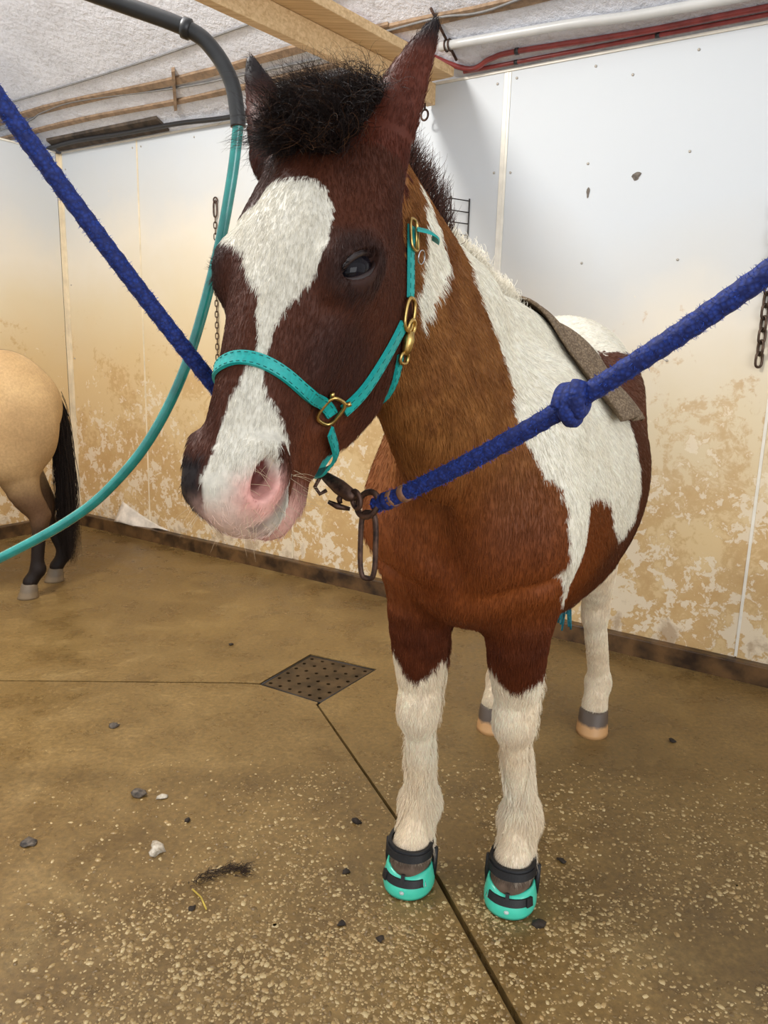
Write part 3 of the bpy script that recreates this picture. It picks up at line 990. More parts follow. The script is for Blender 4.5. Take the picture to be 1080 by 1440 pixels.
def vertex_normals(P, Q):
    a = np.cross(P[Q[:, 2]] - P[Q[:, 0]], P[Q[:, 3]] - P[Q[:, 1]])
    n = np.stack([sum(np.bincount(Q[:, k], a[:, c], minlength=len(P)) for k in range(4)) for c in range(3)], 1)
    return n / (np.linalg.norm(n, axis=1)[:, None] + 1e-12), np.linalg.norm(a, axis=1) / 2

def sample(P, Q, Nv, area, dens, count):
    w = area * dens
    q = RNG.choice(len(Q), count, p=w / w.sum())
    uv = RNG.random((count, 2))
    b = np.stack([(1 - uv[:, 0]) * (1 - uv[:, 1]), uv[:, 0] * (1 - uv[:, 1]), uv[:, 0] * uv[:, 1], (1 - uv[:, 0]) * uv[:, 1]], 1)
    R = (P[Q[q]] * b[:, :, None]).sum(1); n = (Nv[Q[q]] * b[:, :, None]).sum(1)
    return R, n / (np.linalg.norm(n, axis=1)[:, None] + 1e-9)

def unit(v): return v / (np.linalg.norm(v, axis=-1, keepdims=True) + 1e-9)

def grow(R, n, flow, length, lift, jitter, K=4, droop=0.0):
    flow = flow + RNG.normal(0, jitter, flow.shape)
    tang = unit(flow - n * (flow * n).sum(1)[:, None])
    s = np.linspace(0, 1, K)[None, :, None]
    L = length[:, None, None]
    up = (lift[:, None, None] if np.ndim(lift) else lift)
    pts = R[:, None] + L * (tang[:, None] * s + n[:, None] * up * (s - .45 * s * s * s))
    pts[..., 2] -= droop * L[..., 0] * s[..., 0] ** 2
    return pts - n[:, None] * .001

pony = empty('pinto_pony', tuple(HO))
tag(pony, 'brown and white pinto pony in a teal halter facing the camera', 'pony')
me = make_mesh('body', b2w(HP), HQD)
set_colour(me, coat_colour(HP))
pony_body = link('body', me, M_SKIN, pony)
HN, HAREA = vertex_normals(HP, HQD)
_s = np.sign((HN * (HP - HP.mean(0))).sum())
PONY_BVH = BVHTree.FromPolygons([Vector(p) for p in b2w(HP)], [list(map(int, q)) for q in HQD])

# ------------------------------------------------------------------ hair of the pony
qc = HP[HQD].mean(1)
qh = b2h(qc)
on_head = (qh[:, 0] > -.02) & (qc[:, 0] > .42) & (qh[:, 1] > -.26)
dens = np.ones(len(qc))
dens[on_head] = 3.0
dens[(qc[:, 2] < .75)] = 2.0
dens[(qc[:, 1] < -.12) & ~on_head & (qc[:, 2] > .75)] = .3
dens[(qc[:, 0] < -.55) & (qc[:, 2] > .75)] = .35
ee = np.minimum(np.linalg.norm(qh - EYE_C, axis=1), np.linalg.norm(qh - EYE_C * V(1, 1, -1), axis=1))
dens[ee < .026] = 0
dens[qc[:, 2] < .085] = 0
nz_ = np.minimum(np.linalg.norm(qh - V(.470, -.036, .044), axis=1), np.linalg.norm(qh - V(.470, -.036, -.044), axis=1))
dens[nz_ < .024] = 0
muz = (qh[:, 0] > .475) & on_head
dens[muz] = .25
NH = 330000
R, n = sample(HP, HQD, HN, HAREA, dens, NH)
h = b2h(R)
f, l, z = R.T
flow = np.tile(V(-.6, 0, -.8), (NH, 1))
k = sst(.86, .70, z)[:, None]; flow = flow * (1 - k) + k * V(0, 0, -1)
k = (sst(.0, .12, f) * sst(1.25, 1.1, z))[:, None]; flow = flow * (1 - k) + k * V(-.1, 0, -1)
back = sst(-.15, -.4, f)[:, None] * sst(.75, .9, z)[:, None]; flow = flow * (1 - back) + back * V(-.75, 0, -.65)
hm = (h[:, 0] > -.02) & (f > .30) & (h[:, 1] > -.32) & near_head(R)
hf = np.tile(HX[0], (NH, 1)) + .35 * np.sign(h[:, 2])[:, None] * HX[2] * sst(.05, .0, h[:, 1])[:, None] * .3
up = sst(.21, .15, h[:, 0])[:, None] * .6
hf = hf - up * HX[1] * .8
flow = np.where(hm[:, None], hf, flow)
ear = (h[:, 0] < .0) & (f > .45) & (h[:, 1] > -.12)
flow = np.where(ear[:, None], V(0, 0, 1) + .25 * np.sign(l + .1)[:, None] * V(0, 1, 0), flow)
length = np.full(NH, .017)
length[hm] = .011
length[ear] = .013
length = np.where((z < .78) & (f > -.4), .018, length)
length = np.where((z < .78) & (f < -.4), .016, length)
# feathered backs of the fore legs, belly and throat
fc = np.where(l > 0, -.075, -.03)
bk = (f < fc - .015) & (z < .72) & (z > .10) & (f > -.4)
length = np.where(bk, .026, length)
throat = hm & (h[:, 1] < -.17)
length = np.where(throat, .020, length)
belly = (z < .80) & (f < -.15) & (f > -.8) & (n[:, 2] < -.2)
length = np.where(belly, .03, length)
length *= RNG.uniform(.65, 1.3, NH)
lift = np.where(hm, .22, .24) + RNG.uniform(0, .16, NH) + np.where(bk, .35, 0)
wav = np.where((z < .6)[:, None], RNG.normal(0, .22, (NH, 3)), 0)
pts = grow(R, n, flow + wav, length, lift, .13, 4, .12)
col = coat_colour(R) * RNG.uniform(.78, 1.22, (NH, 1))
col = np.clip(col, 0, .92)
rad = np.where(hm, .00038, .00050)
o = hair_object('coat_hair', b2w(pts.reshape(-1, 3)).reshape(pts.shape), rad, col, M_HAIR, pony)
o['kind'] = 'stuff'

def crest_z(f_, l_):
    h_ = PONY_BVH.ray_cast(Vector(b2w(V(f_, l_, 2.0))), Vector((0, 0, -1)))
    return w2b(np.array(h_[0])) if h_[0] is not None else V(f_, l_, 1.4)

def strands(roots, d0, length, bend, curl, K, seed_amp):
    """wavy strands: start along d0, bend towards bend"""
    N = len(roots)
    s = np.linspace(0, 1, K)
    pts = np.zeros((N, K, 3)); pts[:, 0] = roots
    d = unit(d0 + RNG.normal(0, seed_amp, (N, 3)))
    ph = RNG.uniform(0, 6.28, (N, 3)); fr = RNG.uniform(.6, 1.4, (N, 1)) * curl
    for k in range(1, K):
        w = np.sin(ph + fr * k * 2.0) * .55
        dd = unit(d * (1 - s[k]) + bend * s[k] + w * .6)
        pts[:, k] = pts[:, k - 1] + dd * (length / (K - 1))[:, None]
    return pts

# forelock: tousled black tuft between the ears
NF = 9000
tt = RNG.uniform(-.040, .055, NF); ll = RNG.uniform(-.066, .066, NF)
base = np.array([hd(a, .06, b) for a, b in zip(tt, ll)])
rt = []
for p in base:
    hloc = PONY_BVH.find_nearest(Vector(b2w(p)))
    rt.append(w2b(np.array(hloc[0])))
rt = np.array(rt)
d0 = np.tile(HX[1] * .5 - HX[0] * .55 + V(0, 0, .35), (NF, 1)) + np.sign(ll + .02)[:, None] * HX[2] * .12
bend = HX[0] * .55 + HX[1] * .35 - HX[2] * RNG.uniform(-.5, .5, (NF, 1))
cid = (np.floor(tt / .011) * 31 + np.floor(ll / .011) * 7).astype(int) % 97
cdir = RNG.normal(0, .50, (97, 3)); cbend = RNG.normal(0, .45, (97, 3))
fl_ = strands(rt, d0 + cdir[cid], RNG.uniform(.050, .115, NF), bend + cbend[cid], .45, 9, .16)
hcol = np.array(srgb(30, 22, 20)) * RNG.uniform(.5, 1.8, (NF, 1)); tip = RNG.random(NF) < .08
hcol[tip] = np.array(srgb(96, 66, 44))
o = hair_object('forelock', b2w(fl_.reshape(-1, 3)).reshape(fl_.shape), .00036, hcol, M_HAIR, pony); o['kind'] = 'stuff'
tag(o, 'tousled black forelock')

# mane: dark clipped crest behind the ears, white on the rest of the neck
NM = 5200
ff = RNG.uniform(-.22, .49, NM); lm = np.interp(ff, [-.2, .1, .3, .5], [0, -.005, -.022, -.07]) + RNG.normal(0, .010, NM)
rt = np.array([crest_z(a, b) for a, b in zip(ff, lm)])
dark = ff + RNG.normal(0, .012, NM) > .262
d0 = V(-.30, 0, 1.0) + RNG.normal(0, .10, (NM, 3))
ln = np.where(dark, np.interp(ff, [.26, .30, .42, .49], [.045, .075, .075, .055]), np.interp(ff, [-.22, -.1, .1, .26], [.03, .075, .085, .04])) * RNG.uniform(.7, 1.15, NM)
bend = np.where(dark[:, None], V(-.5, .1, .75), V(-.75, -.25, -.10))
mn = strands(rt - V(0, 0, .004), d0, ln, bend, .6, 7, .16)
mc = np.where(dark[:, None], np.array(srgb(62, 36, 26)) * RNG.uniform(.5, 1.6, (NM, 1)), np.array(srgb(240, 232, 212)) * RNG.uniform(.85, 1.05, (NM, 1)))
o = hair_object('mane', b2w(mn.reshape(-1, 3)).reshape(mn.shape), .0005, np.clip(mc, 0, .92), M_HAIR, pony); o['kind'] = 'stuff'
tag(o, 'short mane, dark behind the ears and white towards the withers')

# whiskers on muzzle and chin
NW = 90
wt = RNG.uniform(.44, .53, NW); wn = RNG.uniform(-.17, -.02, NW); wl_ = RNG.choice([-1, 1], NW) * RNG.uniform(.02, .06, NW)
rt = []; nn_ = []
for a, b_, c in zip(wt, wn, wl_):
    q_ = PONY_BVH.find_nearest(Vector(b2w(hd(a, b_, c))))
    rt.append(w2b(np.array(q_[0]))); nn_.append(np.array(q_[1]) @ BM.T)
wk = strands(np.array(rt), np.array(nn_), RNG.uniform(.02, .045, NW), np.array(nn_) + V(0, 0, -.5), .1, 5, .2)
o = hair_object('whiskers', b2w(wk.reshape(-1, 3)).reshape(wk.shape), .00028, np.tile(srgb(190, 170, 140), (NW, 1)), M_HAIR, pony); o['kind'] = 'stuff'

# ------------------------------------------------------------------ eyes
def eye_material():
    m, nt, b = material('dark_wet_eye')
    co = nd(nt, 'ShaderNodeTexCoord')
    n_ = noise(nt, 40, 3, .5, co.outputs['Object'])
    r_ = ramp(nt, n_.outputs['Fac'], [(.35, srgb(8, 8, 12)), (.7, srgb(26, 22, 26))])
    nt.links.new(r_.outputs[0], b.inputs['Base Color'])
    b.inputs['Roughness'].default_value = .05
    b.inputs['Specular IOR Level'].default_value = .16
    return m
M_EYE = eye_material()
M_LID = simple('eyelid_skin', (40, 27, 25), .35, scale=80)
for s in (1, -1):
    e, u, n_ = eye_axes(s)
    c = EYE_C * V(1, 1, s) - n_ * .0155
    bm = bmesh.new(); bmesh.ops.create_uvsphere(bm, u_segments=32, v_segments=20, radius=1.0)
    vs = [b2w(hd(*(c + e * v.co.x * .0265 + u * v.co.y * .0205 + n_ * v.co.z * .0215))) for v in bm.verts]
    bm.verts.index_update(); fs = [[v.index for v in f_.verts] for f_ in bm.faces]; bm.free()
    eb = MB().add(vs, fs).build('eye', M_EYE, pony)
    # lids: a rim round the opening
    rim = []
    for a in np.linspace(0, 2 * pi, 33)[:-1]:
        p = EYE_C * V(1, 1, s) + e * .0310 * cos(a) + u * .0138 * sin(a) + n_ * (.0005 - .007 * cos(a) ** 2)
        rim.append(b2w(hd(*p)))
    MB().tube(rim, [.0044 + .0040 * max(0, sin(a)) for a in np.linspace(0, 2 * pi, 33)[:-1]], 8, closed=True).build('eyelid', M_LID, pony)
    # lashes on the upper lid
    NL = 90
    la = RNG.uniform(.3, 2.7, NL)
    rt = np.array([EYE_C * V(1, 1, s) + e * .0310 * cos(a) + u * .0155 * sin(a) + n_ * .001 for a in la])
    rb = np.array([hd(*p) for p in rt])
    dd = (n_ * 1.0 - u * .35 + e * .2) @ HX
    lw_ = strands(rb, np.tile(dd, (NL, 1)), RNG.uniform(.010, .018, NL), np.tile(dd + u @ HX * .5, (NL, 1)), .1, 4, .15)
    o = hair_object('eyelashes', b2w(lw_.reshape(-1, 3)).reshape(lw_.shape), .0003, np.tile(srgb(20, 15, 15), (NL, 1)), M_HAIR, pony); o['kind'] = 'stuff'

# ------------------------------------------------------------------ hooves and tail
def hoof_material(name, top, low, mid=.035):
    m, nt, b = material(name)
    co = nd(nt, 'ShaderNodeTexCoord'); sx = nd(nt, 'ShaderNodeSeparateXYZ'); nt.links.new(co.outputs['Object'], sx.inputs[0])
    nz = noise(nt, 35, 4, .6, co.outputs['Object'])
    h_ = mth(nt, 'ADD', sx.outputs['Z'], mth(nt, 'MULTIPLY_ADD', nz.outputs['Fac'], .03, -.015))
    r_ = ramp(nt, mth(nt, 'MULTIPLY', h_, 10), [(mid * 10 - .06, srgb(*low)), (mid * 10 + .06, srgb(*top))])
    nt.links.new(r_.outputs[0], b.inputs['Base Color']); b.inputs['Roughness'].default_value = .5
    bump(nt, nz.outputs['Fac'], .4, .002, b)
    return m
M_HOOF = hoof_material('two_tone_hoof', (88, 74, 62), (196, 150, 100), .038)

def hoof_rings(scale=1.0, top=.088):
    """hoof outline: (half width, toe, heel, height)"""
    return [(.056, .068, -.052, 0.0), (.0555, .064, -.052, .012), (.053, .052, -.051, .04), (.050, .040, -.049, top - .006), (.046, .034, -.046, top)]

def hoof(parent, f0, l0, mat, frame=None, twist=0.0, rings=None, name='hoof'):
    fr = frame or b2w
    mb_ = MB(); K = 28; vs = []
    R_ = rings or hoof_rings()
    for (w_, toe, heel, z_) in R_:
        for k in range(K):
            a = 2 * pi * k / K
            x = w_ * sin(a) * (1 - .10 * (cos(a) < 0) * abs(cos(a)))
            y = (toe if cos(a) > 0 else -heel) * cos(a)
            c_, s_ = cos(twist), sin(twist)
            vs.append(fr(V(f0 + y * c_ - x * s_, l0 + y * s_ + x * c_, z_)))
    n_ = len(R_)
    fs = [(i * K + k, i * K + (k + 1) % K, (i + 1) * K + (k + 1) % K, (i + 1) * K + k) for i in range(n_ - 1) for k in range(K)]
    fs += [tuple(range(K))[::-1], tuple((n_ - 1) * K + k for k in range(K))]
    return mb_.add(vs, fs).build(name, mat, parent)
hoof(pony, -1.085 + .02, .168, M_HOOF, twist=.1)
hoof(pony, -.95 + .02, -.165, M_HOOF, twist=.0)
for (a, b_) in ((-.09 + .012, .114), (-.045 + .012, -.136)):
    hoof(pony, a, b_, M_HOOF, rings=[(.052, .056, -.048, .012), (.050, .052, -.046, .03), (.047, .042, -.045, .05), (.045, .036, -.044, .075)])
# tail
M_TAILH = simple('tail_hair', (70, 42, 28), .6, var=.4, scale=60)
tp = [V(-1.17, 0, 1.22), V(-1.25, 0, 1.16), V(-1.28, 0, 1.0), V(-1.27, .01, .8), V(-1.26, .01, .66)]
MB().tube([b2w(p) for p in smooth_path(tp, 6)], list(np.interp(np.linspace(0, 1, 25), [0, .2, .6, 1], [.04, .045, .05, .03])), 12).build('tail', M_TAILH, pony)

# ------------------------------------------------------------------ hoof boots
M_TEALB = simple('teal_rubber', (72, 200, 170), .22, var=.05, scale=20)
M_BLACK = simple('black_webbing', (20, 20, 22), .55, var=.3, scale=200, bmp=.001)
M_SILVER = simple('steel_buckle', (200, 200, 205), .25, 1.0)
M_SOLE = simple('black_sole_rubber', (24, 22, 20), .7)
M_WHITEP = simple('white_print', (235, 240, 238), .5, var=.03)
def hoof_boot(f0, l0, twist, label, mirror):
    root = empty('hoof_boot', tuple(b2w(V(f0, l0, 0))))
    tag(root, label, 'hoof boot', 'hoof boots on the front feet')
    ct, st = cos(twist), sin(twist)
    def fr(x, y, z):                       # x to its left, y towards the toe
        return b2w(V(f0 + y * ct - x * st, l0 + y * st + x * ct, z))
    K = 48
    def outline(a, w, toe, heel):
        return w * math.copysign(abs(sin(a)) ** .92, sin(a)), (toe if cos(a) > 0 else -heel) * math.copysign(abs(cos(a)) ** .95, cos(a))
    prof = [(.0625, .075, -.059, .004), (.0645, .0775, -.060, .012), (.0645, .076, -.060, .026), (.0625, .070, -.058, .040), (.059, .061, -.055, .052), (.0565, .054, -.053, .060)]
    mb_ = MB(); vs = []
    for i, (w, toe, heel, z) in enumerate(prof):
        for k in range(K):
            a = 2 * pi * k / K
            x, y = outline(a, w, toe, heel)
            lift = 0
            if i >= 4:                      # rim: scooped in front, raised at the quarters
                lift = (.010 if i == 5 else .005) * (1 - math.exp(-(a if a < pi else 2 * pi - a) ** 2 / .5)) - (.004 if i == 5 else 0)
            vs.append(fr(x, y, z + lift))
    n = len(prof)
    for k in range(K):                      # inner lip
        a = 2 * pi * k / K
        x, y = outline(a, .052, .049, -.049)
        lift = .010 * (1 - math.exp(-(a if a < pi else 2 * pi - a) ** 2 / .5)) - .004
        vs.append(fr(x, y, .060 + lift))
    for k in range(K):
        a = 2 * pi * k / K
        x, y = outline(a, .050, .047, -.047)
        vs.append(fr(x, y, .045))
    n += 2
    fs = [(i * K + k, i * K + (k + 1) % K, (i + 1) * K + (k + 1) % K, (i + 1) * K + k) for i in range(n - 1) for k in range(K)]
    fs.append(tuple(range(K))[::-1])
    mb_.add(vs, fs).build('shell', M_TEALB, root)
    mb_ = MB(); vs = []
    for z, g_ in ((0, .94), (.003, .97), (.008, .97)):
        for k in range(K):
            x, y = outline(2 * pi * k / K, .0625 * g_, .075 * g_, -.059 * g_); vs.append(fr(x, y, z))
    mb_.add(vs, [(i * K + k, i * K + (k + 1) % K, (i + 1) * K + (k + 1) % K, (i + 1) * K + k) for i in range(2) for k in range(K)] + [tuple(range(K))[::-1], tuple(2 * K + k for k in range(K))]).build('sole', M_SOLE, root)
    def band(name, a0, a1, zf, h, grow_, mat, parent=root, steps=22, thick=.004, tilt=0.0, prof_=(.0615, .068, -.057), lean=.42):
        """strap that follows the outline from angle a0 to a1; zf(a) = lower edge height"""
        vs = []
        for i in range(steps + 1):
            a = a0 + (a1 - a0) * i / steps
            for (t_, v_) in ((0, 0), (1, 0), (1, 1), (0, 1)):
                inn = lean * v_ * h
                x, y = outline(a, prof_[0] + grow_ + t_ * thick - inn * .35, prof_[1] + grow_ + t_ * thick - inn * 1.0, prof_[2] - grow_ - t_ * thick)
                vs.append(fr(x, y, zf(a) + v_ * h))
        fs = []
        for i in range(steps):
            for j in range(4):
                fs.append((i * 4 + j, i * 4 + (j + 1) % 4, (i + 1) * 4 + (j + 1) % 4, (i + 1) * 4 + j))
        fs += [(3, 2, 1, 0), tuple(steps * 4 + j for j in range(4))]
        return MB().add(vs, fs).build(name, mat, parent, smooth=False)
    m = mirror
    fs_ = band('front_strap', -1.0 * m, .80 * m, lambda a: .035, .017, .001, M_BLACK)
    band('strap_fold', (-1.0 if m > 0 else 1.0) * 1, (-.72 if m > 0 else .72), lambda a: .034, .019, .005, M_BLACK, fs_, 6)
    # centre tab to the rim
    band('centre_tab', -.06, .06, lambda a: .050, .014, .001, M_BLACK, root, 4, prof_=(.0600, .064, -.056))
    # buckle at the strap end
    a_ = .88 * m
    pts = []
    for (da, dz) in ((-.07, .032), (.07, .032), (.07, .055), (-.07, .055)):
        x, y = outline(a_ + da, .0645, .0705, -.057); pts.append(fr(x * (1 - .12 * (dz > .04)), y * (1 - .15 * (dz > .04)), dz))
    MB().tube(pts, .0017, 6, closed=True).build('buckle', M_SILVER, root)
    # small round emblem on the toe
    ep = []
    for r_ in (0, .0055):
        for k in range(12):
            aa = 2 * pi * k / 12
            x, y = outline(.02 + r_ * cos(aa) / .07, .0650, .0775, -.06)
            ep.append(fr(x, y - .0005, .024 + r_ * sin(aa)))
    em = MB(); em.add(ep[12:] + [ep[0]], [(k, (k + 1) % 12, 12) for k in range(12)])
    emb = em.build('emblem', simple('silver_emblem', (206, 230, 226), .3, .3), root)
    MB().tube([fr(*outline(.02 + d / .07, .0655, .0785, -.06), .024 + zz) for d, zz in ((-.003, -.0035), (-.001, .001), (.002, .0), (.003, .004))], .0009, 5).build('emblem_mark', M_WHITEP, emb)
    # padded collar round the pastern
    cpf = (.049, .046, -.062)
    col_ = band('collar', -pi * .98, pi * .98, lambda a: .092 + .012 * (1 - cos(a)) * .5, .026, .002, M_BLACK, root, 44, thick=.008, prof_=cpf, lean=.30)
    band('collar_strap', -1.25, 1.25, lambda a: .096 + .012 * (1 - cos(a)) * .5, .017, .0105, M_BLACK, col_, 24, thick=.003, prof_=cpf, lean=.25)
    for sg in (-1, 1):
        p0 = outline(1.75 * sg, .060, .05, -.055); p1 = outline(1.75 * sg, .062, .05, -.064)
        MB().tube([fr(p0[0], p0[1], .03), fr(p0[0] * 1.04, p0[1], .06), fr(p1[0], p1[1] - .004, .105)], .007, 8).build('side_strap', M_BLACK, root)
    return root
hoof_boot(-.033, -.137, .10, 'teal hoof boot on the forefoot left of the floor joint', 1)
hoof_boot(-.078, .114, .10, 'teal hoof boot on the forefoot right of the floor joint', -1)

# ------------------------------------------------------------------ halter
M_HALTER = simple('teal_halter_webbing', (8, 156, 150), .5, var=.12, scale=160, bmp=.0008)
M_STITCH = simple('dark_stitching', (8, 96, 90), .7)
M_BRASS = simple('worn_brass', (196, 164, 98), .28, .95, var=.25, scale=60)
M_RUST = simple('rusty_iron', (96, 70, 56), .5, .6, scale=70, c2=(46, 32, 28), bmp=.001)
halter = empty('halter', tuple(b2w(hd(.35, -.06, 0))))
tag(halter, 'teal nylon halter with brass fittings on the pinto pony head', 'halter')
def surf(p, off):
    """nearest skin point to head-frame point p, lifted by off; returns world point and normal"""
    q = PONY_BVH.find_nearest(Vector(b2w(hd(*p))))
    nv_ = np.array(q[1])
    c = np.array(q[0]); w = b2w(hd(*p))
    if (nv_ @ (c - b2w(hd(.25, -.09, 0)))) < 0: nv_ = -nv_
    return c + nv_ * off, nv_
def ribbon(name, P, Nn, width, thick, mat, parent, stitch=False, closed=False):
    P = [V(*p) for p in P]; m = len(P); vs = []; W_ = []
    for i in range(m):
        t_ = P[min(i + 1, m - 1)] - P[max(i - 1, 0)]; t_ /= np.linalg.norm(t_)
        nn = Nn[i] - t_ * (Nn[i] @ t_); nn /= np.linalg.norm(nn)
        w_ = np.cross(t_, nn); W_.append((w_, nn))
        for (a, b_) in ((-1, -1), (-.85, 1), (.85, 1), (1, -1)):
            vs.append(P[i] + w_ * a * width / 2 + nn * b_ * thick / 2)
    fs = [(i * 4 + j, i * 4 + (j + 1) % 4, (i + 1) * 4 + (j + 1) % 4, (i + 1) * 4 + j) for i in range(m - 1) for j in range(4)]
    fs += [(3, 2, 1, 0), tuple((m - 1) * 4 + j for j in range(4))]
    o_ = MB().add(vs, fs).build(name, mat, parent, smooth=False)
    if stitch:
        sb = MB()
        for side in (-.62, .62):
            for i in range(0, m - 1, 2):
                w_, nn = W_[i]
                a = P[i] + w_ * side * width / 2 + nn * (thick / 2 + .0002); b_ = P[i + 1] + W_[i + 1][0] * side * width / 2 + W_[i + 1][1] * (thick / 2 + .0002)
                sb.tube([a, b_], .0006, 4)
        sb.build('stitching', M_STITCH, o_)
    return o_
def skin_strap(name, pts, width=.019, off=.004, thick=.004, stitch=True, n=7, parent=None):
    path = smooth_path(pts, n)
    PN = [surf(p, off) for p in path]
    P = np.array([p for p, _ in PN]); Nn = np.array([q for _, q in PN])
    for _ in range(6):                                   # let the strap bridge hollows
        Q_ = P.copy(); Q_[1:-1] = .5 * P[1:-1] + .25 * (P[:-2] + P[2:])
        for i in range(1, len(P) - 1):
            if (Q_[i] - P[i]) @ Nn[i] > -.0004: P[i] = Q_[i]
        Nn[1:-1] = .5 * Nn[1:-1] + .25 * (Nn[:-2] + Nn[2:])
    return ribbon(name, P, Nn, width, thick, M_HALTER, parent or halter, stitch)
NB = [(.352, -.130, .060), (.353, -.095, .062), (.355, -.047, .058), (.351, -.014, .047), (.348, .006, .028), (.349, .014, .002), (.356, .006, -.026), (.357, -.02, -.046), (.355, -.06, -.058), (.352, -.11, -.060)]
skin_strap('noseband', NB, off=.005)
RINGL = surf((.352, -.135, .06), .008)
for sgn in (1, -1):
    skin_strap('cheek_strap', [(.336, -.142, .062 * sgn), (.295, -.153, .078 * sgn), (.242, -.165, .088 * sgn), (.185, -.180, .092 * sgn)], width=.020, off=.006, thick=.006)
    skin_strap('crown_strap', [(.145, -.176, .092 * sgn), (.104, -.158, .088 * sgn), (.052, -.144, .082 * sgn)], width=.019, off=.006)
    skin_strap('crown_piece', [(.054, -.144, .082 * sgn), (.03, -.146, .078 * sgn), (.0, -.142, .07 * sgn), (-.03, -.12, .05 * sgn), (-.045, -.10, 0.005 * sgn)], width=.019, off=-.006, stitch=False)
    skin_strap('throat_strap', [(.215, -.205, .086 * sgn), (.242, -.232, .074 * sgn), (.262, -.250, .045 * sgn), (.268, -.255, 0)], width=.016, off=.006)
# hanging chin piece and jaw strap
def free(pts): return [b2w(hd(*p)) for p in smooth_path(pts, 6)]
ch = free([(.372, -.128, .062), (.385, -.178, .050), (.400, -.200, .030), (.405, -.210, .010)])
ribbon('chin_strap', ch, [b2w(V(0, 1, 0)) - HO] * len(ch), .018, .004, M_HALTER, halter, True)
ch = free([(.362, -.150, -.056), (.385, -.178, -.050), (.400, -.200, -.030), (.405, -.210, 0.010)])
ribbon('chin_strap', ch, [HL] * len(ch), .018, .004, M_HALTER, halter)
ch = free([(.405, -.212, .008), (.375, -.228, .006), (.335, -.250, .004), (.268, -.262, 0)])
ribbon('jaw_strap', ch, [HL] * len(ch), .018, .004, M_HALTER, halter)
def wring(name, c, ax1, ax2, a, b_, r, mat, parent, n=24, power=.7):
    pts = []
    for k in range(n):
        t_ = 2 * pi * k / n
        pts.append(c + ax1 * a * math.copysign(abs(cos(t_)) ** power, cos(t_)) + ax2 * b_ * math.copysign(abs(sin(t_)) ** power, sin(t_)))
    return MB().tube(pts, r, 8, closed=True).build(name, mat, parent)
def tang(p, q, off=.008):
    """frame on the skin: point, unit vector towards q, cross vector"""
    c, nn = surf(p, off); d_ = b2w(hd(*q)) - b2w(hd(*p)); d_ -= nn * (d_ @ nn); d_ /= np.linalg.norm(d_)
    return c, d_, np.cross(nn, d_), nn
for sgn in (1, -1):
    c, d_, w_, nn = tang((.350, -.122, .060 * sgn), (.33, -.15, .06 * sgn), .010)
    dn = unit(HX[0] @ BM)
    dn = unit(dn - nn * (dn @ nn)); cr = np.cross(nn, dn)
    wring('square_ring', c + dn * .008 * 0, dn, cr, .021, .014, .0028, M_BRASS, halter, 28, .6)
    for q_ in (-1, 1):
        MB().tube([c + cr * .013 * q_ - dn * .019, c + cr * .017 * q_ - dn * .024], .0036, 8).build('ring_corner', M_BRASS, halter)
    c, d_, w_, nn = tang((.168, -.180, .092 * sgn), (.10, -.158, .088 * sgn), .010)
    wring('oblong_ring', c, d_, w_, .024, .0145, .0030, M_BRASS, halter, 28, .8)
    # snap between cheek ring and throat strap
    c2, d2, w2, n2_ = tang((.200, -.200, .090 * sgn), (.15, -.178, .09 * sgn), .012)
    sp = MB(); sp.tube([c2 + d2 * .018, c2 + d2 * .006, c2 - d2 * .010, c2 - d2 * .017], [.0055, .0095, .0080, .005], 10)
    so = sp.build('snap', M_BRASS, halter)
    wring('snap_loop', c2 + d2 * .024, d2, w2, .011, .010, .0030, M_BRASS, so, 18, 1)
    wring('snap_eye', c2 - d2 * .023, d2, w2, .008, .012, .0028, M_BRASS, so, 18, .7)
# buckle of the crown strap with its loose end and key ring
c, d_, w_, nn = tang((.066, -.146, .083), (.02, -.128, .076), .012)
bk_ = wring('buckle', c, d_, w_, .023, .012, .0022, M_BRASS, halter, 28, .6)
MB().tube([c - d_ * .022 + nn * .002, c + d_ * .020 + nn * .004], .0014, 6).build('buckle_tongue', M_BRASS, bk_)
wring('key_ring', c - d_ * .034 + nn * .008 - w_ * .004, unit(d_ + .3 * nn), w_, .010, .010, .0009, M_SILVER, halter, 24, 1)
t0 = c + d_ * .008 + nn * .003
bd = b2w(w2b(t0) + V(-.055, .012, -.012))
tl = [t0 + (bd - t0) * t_ + nn * .012 * sin(pi * t_) for t_ in np.linspace(0, 1, 10)]
ribbon('strap_end', tl, [unit(nn * .6 + V(0, 0, .8))] * len(tl), .014, .003, M_HALTER, halter)

